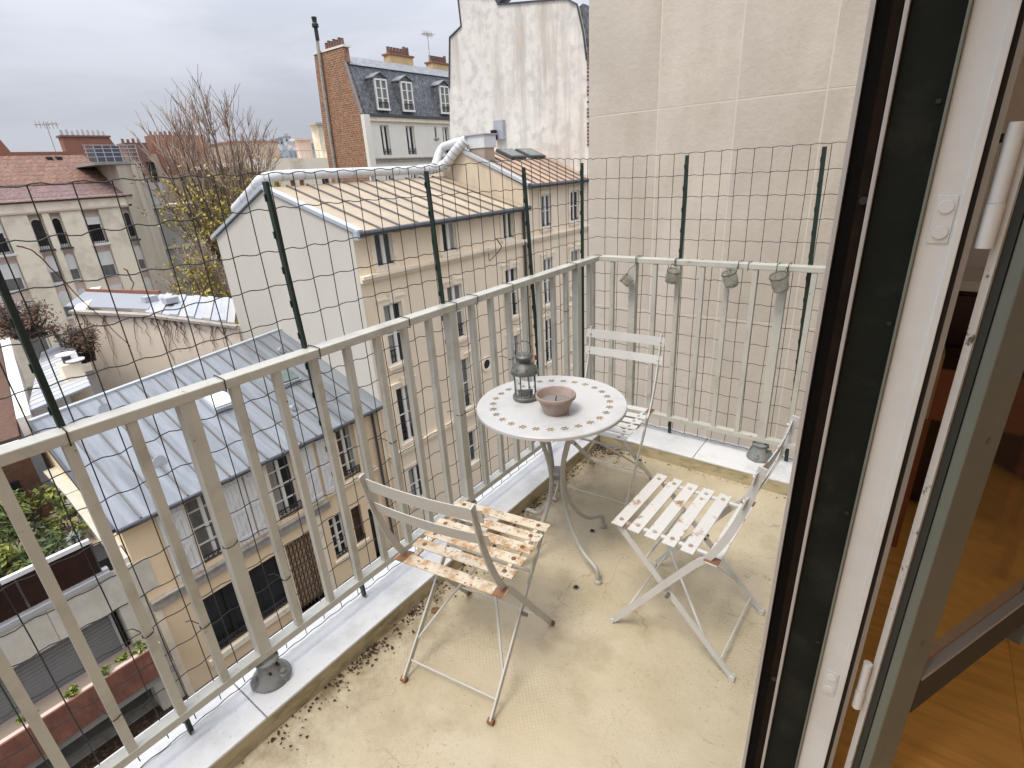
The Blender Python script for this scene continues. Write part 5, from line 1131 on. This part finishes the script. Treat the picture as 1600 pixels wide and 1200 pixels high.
# ================================================================== BARE TREES
def tree(label, base, z_fork, z_top, half, trunk_r, limbs, seed, leafz, leaves):
    """many-stemmed crown: limbs fan out of the fork, side shoots and twigs all reach upwards"""
    random.seed(seed); t = thing('bare_tree', label, 'tree', base); tr = MB(); tw_ = MB(); bd = MB(); spots = []
    B = Vector(base); fork = Vector((B.x, B.y, z_fork))
    tr.tube([B, B.lerp(fork, 0.5) + Vector((0.1, -0.08, 0)), fork], [trunk_r, trunk_r * 0.8, trunk_r * 0.66], 9)
    H = z_top - z_fork
    for k in range(limbs):
        az = 2.4 * k + ru(-.3, .3); sp = math.sqrt((k + 0.5) / limbs); L_ = H * (1.04 - 0.34 * sp * sp) * ru(0.86, 1.0)
        tip = fork + Vector((math.cos(az) * half * sp, math.sin(az) * half * sp, L_)); p0 = fork + Vector((0, 0, -ru(0, 1.2)))
        pts = []
        for i in range(9):
            s_ = i / 8; q = p0.lerp(tip, s_); bow = math.sin(math.pi * s_) * 0.16 * half * sp
            pts.append(q + Vector((math.cos(az) * bow + ru(-.1, .1), math.sin(az) * bow + ru(-.1, .1), -bow * 0.35)))
        r0_ = trunk_r * ru(0.2, 0.42); rs = [r0_ * (1 - s_ / 8) ** 0.8 + 0.014 for s_ in range(9)]
        tr.tube(pts, rs, 5, cap=False)
        for j in range(15):
            s_ = ru(0.16, 0.97); i = min(7, int(s_ * 8)); p = pts[i].lerp(pts[i + 1], s_ * 8 - i); ax = (pts[i + 1] - pts[i]).normalized()
            sd_ = ax.orthogonal().normalized(); sd_.rotate(Matrix.Rotation(ru(0, 6.28), 3, ax)); d = (ax + sd_ * ru(0.35, 0.9) + Vector((0, 0, 0.35))).normalized()
            ls = H * 0.26 * (1.1 - 0.62 * s_) * ru(0.6, 1.15); q1 = p + d * ls * 0.5 + Vector((ru(-.1, .1), ru(-.1, .1), 0.05)); q2 = p + d * ls + Vector((ru(-.15, .15), ru(-.15, .15), 0.12 * ls))
            tw_.tube([p, q1, q2], [0.030, 0.022, 0.013], 3, cap=False); spots += [p, q1, q2]
            for m_ in range(5):
                f = ru(0.15, 1.0); w = p.lerp(q1, f * 2) if f < .5 else q1.lerp(q2, f * 2 - 1); e = d.orthogonal().normalized(); e.rotate(Matrix.Rotation(ru(0, 6.28), 3, d))
                dd = (d + e * ru(0.4, 0.9) + Vector((0, 0, 0.4))).normalized(); lw = ru(0.45, 1.25); w2 = w + dd * lw
                tw_.tube([w, w.lerp(w2, .5) + Vector((ru(-.05, .05), ru(-.05, .05), 0.03)), w2], [0.018, 0.014, 0.010], 3, cap=False); spots.append(w2)
    low = [q for q in spots if q.z < leafz + 1.6]
    for i in range(leaves):
        q = random.choice(low)
        if q.z > leafz + random.gauss(0, 0.9): continue
        c = q + Vector((ru(-.18, .18), ru(-.18, .18), ru(-.18, .18))); a = Vector((ru(-1, 1), ru(-1, 1), ru(-1, 1))).normalized() * ru(0.06, 0.13); b = a.orthogonal().normalized() * ru(0.04, 0.08)
        bd.add([c - a, c + b, c + a, c - b], [(0, 1, 2, 3)])
    obj('trunk', tr, mBark, t, smooth=True); obj('twigs', tw_, mTwig, t); obj('young_leaves', bd, mBud, t)
tree('tall bare tree with pinkish twigs and first yellow leaves', (-33.0, 14.1, -11.0), -4.2, 6.3, 3.5, 0.26, 30, 11, 1.4, 7500)
tree('small leafing tree in the court beside the grey gable', (-29.5, 10.3, -11.0), -7.5, -1.2, 1.3, 0.12, 10, 4, -2.0, 2600)
random.seed(9)

# ================================================================== COURTYARD BEHIND THE LOW HOUSE
iw = thing('courtyard_wall', 'pale courtyard wall with bare vines hanging down it', 'wall', (-22.5, 5, -11))
A_ = Vector((-25.2, 3.15, 0)); B_ = Vector((-20.55, 7.25, 0)); nn_ = (B_ - A_).cross(Vector((0, 0, 1))).normalized()
if nn_.y > 0: nn_ = -nn_
mIvyWall = M('pale_pink_render', (0.80, 0.69, 0.565), 0.9, 0.06, 0.8, dirt=(0.70, 0.60, 0.48), dscale=0.8)
obj('wall', MB().prism([(A_.x, A_.y, -11), (B_.x, B_.y, -11), (B_.x, B_.y, -3.85), (-23.0, 5.09, -3.12), (A_.x, A_.y, -2.72)], -nn_ * 0.4), mIvyWall, iw)
obj('side_wall', MB().prism([(A_.x, A_.y, -11), (A_.x, A_.y, -2.72), (A_.x - 6, A_.y + 2.4, -2.72), (A_.x - 6, A_.y + 2.4, -11)], (0.2, 0.4, 0)), mIvyWall, iw)
cpw = MB(); cpw.bar(A_ + Vector((0, 0, -2.70)), Vector((-23.0, 5.09, -3.10)), 0.30, 0.10); cpw.bar(Vector((-23.0, 5.09, -3.10)), B_ + Vector((0, 0, -3.83)), 0.30, 0.10)
obj('coping', cpw, mStone, iw)
vi = MB()
for k in range(34):
    s = ru(0.02, 0.95); p0 = A_.lerp(B_, s); zt = -2.72 - 1.15 * s ** 1.3; Lv = ru(0.4, 2.6) * (1.2 - 0.5 * s); pts = []; off = 0
    for i in range(9):
        off += ru(-0.12, 0.12); pp = p0 + (B_ - A_).normalized() * off + nn_ * (0.03 + 0.02 * rnd()); pts.append((pp.x, pp.y, zt - Lv * i / 8))
    vi.tube(pts, [0.014 * (1 - 0.08 * i) for i in range(9)], 4, cap=False)
tag(obj('climbing_vine', vi, mIvy), 'bare vine stems hanging down the pale courtyard wall', 'vine')
rw = thing('workshop_roof', 'pale corrugated workshop roof behind the courtyard wall', 'roof', (-24, 7, -3))
W0 = Vector((-23.3, 5.05, -3.02)); W1 = Vector((-20.75, 7.30, -3.74)); K0 = Vector((-25.6, 6.55, -2.80)); K1 = Vector((-22.0, 8.2, -3.05))
for k in range(11):
    a, b = k / 11 + 0.004, (k + 1) / 11 - 0.004
    obj('roof_sheet', MB().prism([W0.lerp(W1, a), W0.lerp(W1, b), K0.lerp(K1, b), K0.lerp(K1, a)], (0, 0, 0.05 + 0.05 * (k % 2))), (mZincPale, mFarA, mZincPale)[k % 3], rw)
obj('roof_deck', MB().prism([(-26.9, 3.4, -2.76), (-23.5, 5.25, -2.98), (-25.7, 6.55, -2.86), (-29.6, 4.9, -2.70)], (0, 0, 0.06)), mFarB, rw)
obj('roof_unit', MB().box((-25.0, 5.6, -2.85), (-24.55, 6.1, -2.62)), mZincPale, rw)
obj('roof_unit', MB().box((-24.0, 6.0, -2.9), (-23.5, 6.5, -2.66)), mZincPale, rw)
obj('fascia', MB().bar((-29.7, 5.0, -2.62), (-25.8, 6.65, -2.72), 0.12, 0.16), mBrickRed, rw)
def bush(name, label, cat, c, r, n, mat, mat2=None, size=0.1, twig=0, group=None, seed=0, flat=1.0):
    random.seed(seed + 100); t = thing(name, label, cat, (c[0], c[1], c[2] - r[2]), 0, group); lf = MB(); l2 = MB(); st = MB()
    cl = [Vector((ru(-.75, .75) * r[0], ru(-.75, .75) * r[1], ru(-.7, .75) * r[2])) for _ in range(max(5, n // 60))]
    for i in range(n):
        p = random.choice(cl) + Vector((random.gauss(0, r[0] * 0.17), random.gauss(0, r[1] * 0.17), random.gauss(0, r[2] * 0.17)))
        a = Vector((ru(-1, 1), ru(-1, 1), ru(-0.5, 0.8))).normalized() * size * ru(0.35, 1.5); b = a.orthogonal().normalized(); b.rotate(Matrix.Rotation(ru(0, 6.28), 3, a.normalized())); b *= size * ru(0.25, 0.5)
        q = Vector(c) + p; (l2 if (mat2 and rnd() < 0.4) else lf).add([q - a, q + b + Vector((0, 0, size * .1)), q + a, q - b], [(0, 1, 2, 3)])
    for i in range(twig):
        p = Vector((c[0] + ru(-.4, .4) * r[0], c[1] + ru(-.4, .4) * r[1], c[2] - r[2])); q = Vector(c) + random.choice(cl); pts = [p, p.lerp(q, .4) + Vector((ru(-.1, .1), ru(-.1, .1), .1)), q, q + Vector((ru(-.3, .3), ru(-.3, .3), ru(-.2, .35)))]
        st.tube(pts, [0.016, 0.013, 0.009, 0.004], 4, cap=False)
    if lf.v: obj('foliage', lf, mat, t)
    if l2.v: obj('lighter_leaves', l2, mat2, t)
    if st.v: obj('stems', st, mBark if mat is not mIvy else mIvy, t)
    return t
mIvyL = M('rusty_vine_leaves', (0.17, 0.09, 0.055), 0.9, 0.5, 3)
bush('creeper', 'rust brown creeper heaped over the roofs at the left edge', 'creeper', (-24.5, 1.5, -2.5), (2.2, 1.1, 0.65), 1500, mIvyL, mBark, 0.075, 420, seed=1)
bush('creeper', 'rust brown creeper hanging beside the pale capped flue', 'creeper', (-23.6, 2.6, -3.5), (1.3, 0.8, 0.85), 1300, mIvyL, mBark, 0.07, 380, seed=2)
sh = thing('capped_flue', 'stubby beige flue block with white round caps behind the zinc roof', 'chimney', (-19.2, 1.3, -5))
obj('shaft', MB().box((-19.5, 1.05, -6), (-18.9, 1.55, -3.25)), mCreamTrim, sh)
for z, x in ((-3.0, -19.2), (-3.2, -19.0)): obj('cap', MB().lathe([(0.0, 0.0), (0.24, 0.0), (0.25, 0.04), (0.0, 0.08)], 16, (x, 1.3 + (0.15 if x > -19.1 else 0), z)), mWhite, sh, smooth=True)
obj('cowl_stem', MB().tube([(-19.2, 1.3, -3.25), (-19.2, 1.3, -3.0)], 0.12, 8).tube([(-19.0, 1.45, -3.25), (-19.0, 1.45, -3.2)], 0.12, 8), mGutter, sh)
lr = thing('white_lean_to', 'white corrugated lean-to roof at the left edge behind the zinc roof', 'roof', (-21, 0.4, -6))
for k in range(16):
    x0 = -17.6 - 0.45 * k
    obj('roof_sheet', MB().prism([(x0, -0.28 + 0.125 * k, -3.98), (x0 - 0.40, -0.28 + 0.125 * (k + 1), -3.98), (x0 - 0.40, 1.35 + 0.09 * k, -3.75), (x0, 1.30 + 0.09 * k, -3.75)], (0, 0, 0.06)), mFarA if k % 3 else mZincPale, lr)
obj('edge_wall', MB().prism([(-16.9, -0.62, -4.6), (-28.5, 1.25, -4.6), (-28.5, 1.55, -4.6), (-16.9, -0.32, -4.6)], (0, 0, 0.78)), mWhite, lr)

# ================================================================== MODERN BUILDING AT THE LEFT EDGE
tb = thing('terrace_building', 'modern building with planted roof terrace, marble fascia and grey roller shutter', 'building', (-12, -3, -11))
T6 = FX(-12.0)
obj('fascia', MB().box((-8, -7.42, -0.2), (-0.93, -6.50, 0.0), T6), mMarble, tb)
for k in range(8): obj('fascia_panel', MB().box((-7.9 + 0.98 * k, -7.41, 0.001), (-7.9 + 0.98 * k + 0.965, -6.52, 0.02), T6), mMarble, tb)
obj('fascia_ledge', MB().box((-8, -6.495, -0.2), (-0.80, -6.38, 0.07), T6).box((-8, -6.375, -0.3), (-0.80, -6.32, 0.0), T6), mFarA, tb)
obj('end_pier', MB().box((-0.92, -11, -0.6), (-0.36, -6.50, -0.02), T6), mMarble, tb)
sh_ = MB()
for k in range(32): sh_.box((-8, -9.0 + 0.05 * k, -0.36), (-1.12, -9.0 + 0.05 * k + 0.042, -0.33 + 0.008 * (k % 2)), T6)
obj('roller_shutter', sh_, mRoller, tb)
obj('shutter_guide', MB().box((-1.115, -9.2, -0.36), (-1.06, -7.425, -0.28), T6).box((-8, -9.12, -0.38), (-1.12, -9.01, -0.30), T6), mFarA, tb)
obj('void_shade_sheet', MB().box((-8, -11, -1.6), (-0.93, -9.2, -1.5), T6), mBlack, tb)  # black sheet: the shade of the void under the balcony as colour
obj('floor_slab', MB().box((-8, -9.22, -0.5), (-0.5, -9.0, 0.9), T6), mGreyWall, tb)
for k in range(6):
    obj('balcony_panel', MB().box((-7.3 + 1.1 * k, -9.0, 0.93), (-7.3 + 1.1 * k + 1.09, -8.20, 0.98), T6), mMarbleRed, tb)
obj('balcony_back', MB().box((-8, -8.995, 0.80), (-0.62, -8.22, 0.929), T6), mPinkR, tb)
obj('balcony_floor', MB().box((-8, -8.995, -0.3), (-0.62, -8.72, 0.799), T6), mTan, tb)
obj('terrace_floor', MB().box((-16.5, -8, -6.75), (-12.31, -0.40, -6.60)), mTan, tb)
obj('handrail', MB().box((-8, -5.52, -0.03), (-0.92, -5.42, 0.06), T6), mWhite, tb)
for k in range(6):
    u0 = -0.95 - 1.28 * k
    obj('balustrade_panel', MB().box((u0 - 1.25, -6.31, -0.005), (u0, -5.53, 0.012), T6), mDarkGlass, tb)
    obj('balustrade_post', MB().box((u0 + 0.002, -6.31, -0.02), (u0 + 0.028, -5.525, 0.02), T6), mGutter, tb)
obj('back_wall', MB().box((-16.9, -8, -6.6), (-16.5, -0.74, -4.42)), mBrown, tb)
obj('side_wall', MB().box((-40, -8, -11), (-16.91, -0.74, -4.42)), mBrown, tb)
obj('upper_roof', MB().prism([(-16.5, -8, -4.41), (-16.5, -0.75, -4.41), (-30, 1.4, -4.41), (-30, -8, -4.41)], (0, 0, 0.25)), mBrown, tb)
obj('roof_gutter', MB().tube([(-16.45, -0.8, -4.3), (-16.45, -8, -4.3)], 0.06, 6), mWhite, tb)
wd = obj('window', MB().box((-16.499, -1.75, -6.58), (-16.44, -1.15, -5.3)), mPane, tb)
gw = thing('garden_wall', 'low white side wall with sloping beige coping beside the terrace', 'wall', (-14.5, -0.45, -6.6))
obj('wall', MB().prism([(-16.4, -0.50, -6.6), (-12.1, -0.50, -6.6), (-12.1, -0.50, -6.35), (-12.8, -0.50, -5.95), (-14.6, -0.50, -5.45), (-16.4, -0.50, -5.35)], (0, 0.12, 0)), mWhite, gw)
obj('coping', MB().bar((-12.4, -0.46, -6.18), (-14.6, -0.46, -5.42), 0.34, 0.07).bar((-14.62, -0.46, -5.41), (-16.4, -0.46, -5.31), 0.34, 0.07), mMarble, gw)
obj('planter_box', MB().box((-12.95, -1.0, -6.59), (-12.15, -0.52, -6.15)), mBlack, tb)
G = 'potted plants on the roof terrace'
bush('terrace_plant', 'yellow green bush at the near left of the terrace balustrade', 'plant', (-12.9, -2.35, -5.45), (0.55, 0.6, 0.5), 650, mGreenB, mGreenA, 0.09, 20, G, 3)
bush('terrace_plant', 'dark green bush in the middle of the roof terrace', 'plant', (-13.6, -1.85, -5.85), (0.9, 0.75, 0.6), 900, mGreenA, mGreenC, 0.10, 30, G, 4)
bush('terrace_plant', 'pale green shrub against the brown wall of the terrace', 'plant', (-15.4, -1.35, -5.75), (0.9, 0.7, 0.6), 700, mGreenA, mGreenB, 0.10, 30, G, 5)
bush('terrace_plant', 'silver leaved plant by the white side wall of the terrace', 'plant', (-13.3, -1.05, -6.05), (0.45, 0.35, 0.5), 420, mGreyLeaf, mGreenA, 0.09, 20, G, 6)
bush('terrace_plant', 'dark shrub hidden at the left edge of the terrace', 'plant', (-14.6, -2.5, -5.6), (1.0, 0.8, 0.8), 800, mGreenC, mGreenA, 0.11, 30, G, 7)
bush('terrace_plant', 'light leaved bush in the corner under the sloping coping', 'plant', (-14.6, -0.95, -5.9), (0.6, 0.4, 0.45), 420, mGreenB, mGreenA, 0.09, 20, G, 8)
G = 'green tufts in the red marble planter'
for k, (y, lab) in enumerate(((-3.0, 'green tuft in the red planter at the left edge'), (-2.28, 'green tuft in the red planter second from the left'), (-1.72, 'small green tuft in the middle of the red planter'), (-1.22, 'green tuft in the red planter before the right end'), (-0.86, 'green tuft at the right end of the red planter'))):
    bush('planter_tuft', lab, 'plant', (-11.25, y, -8.18), (0.14, 0.2, 0.13), 110, mGreenA, mGreenB, 0.07, 0, G, 20 + k)
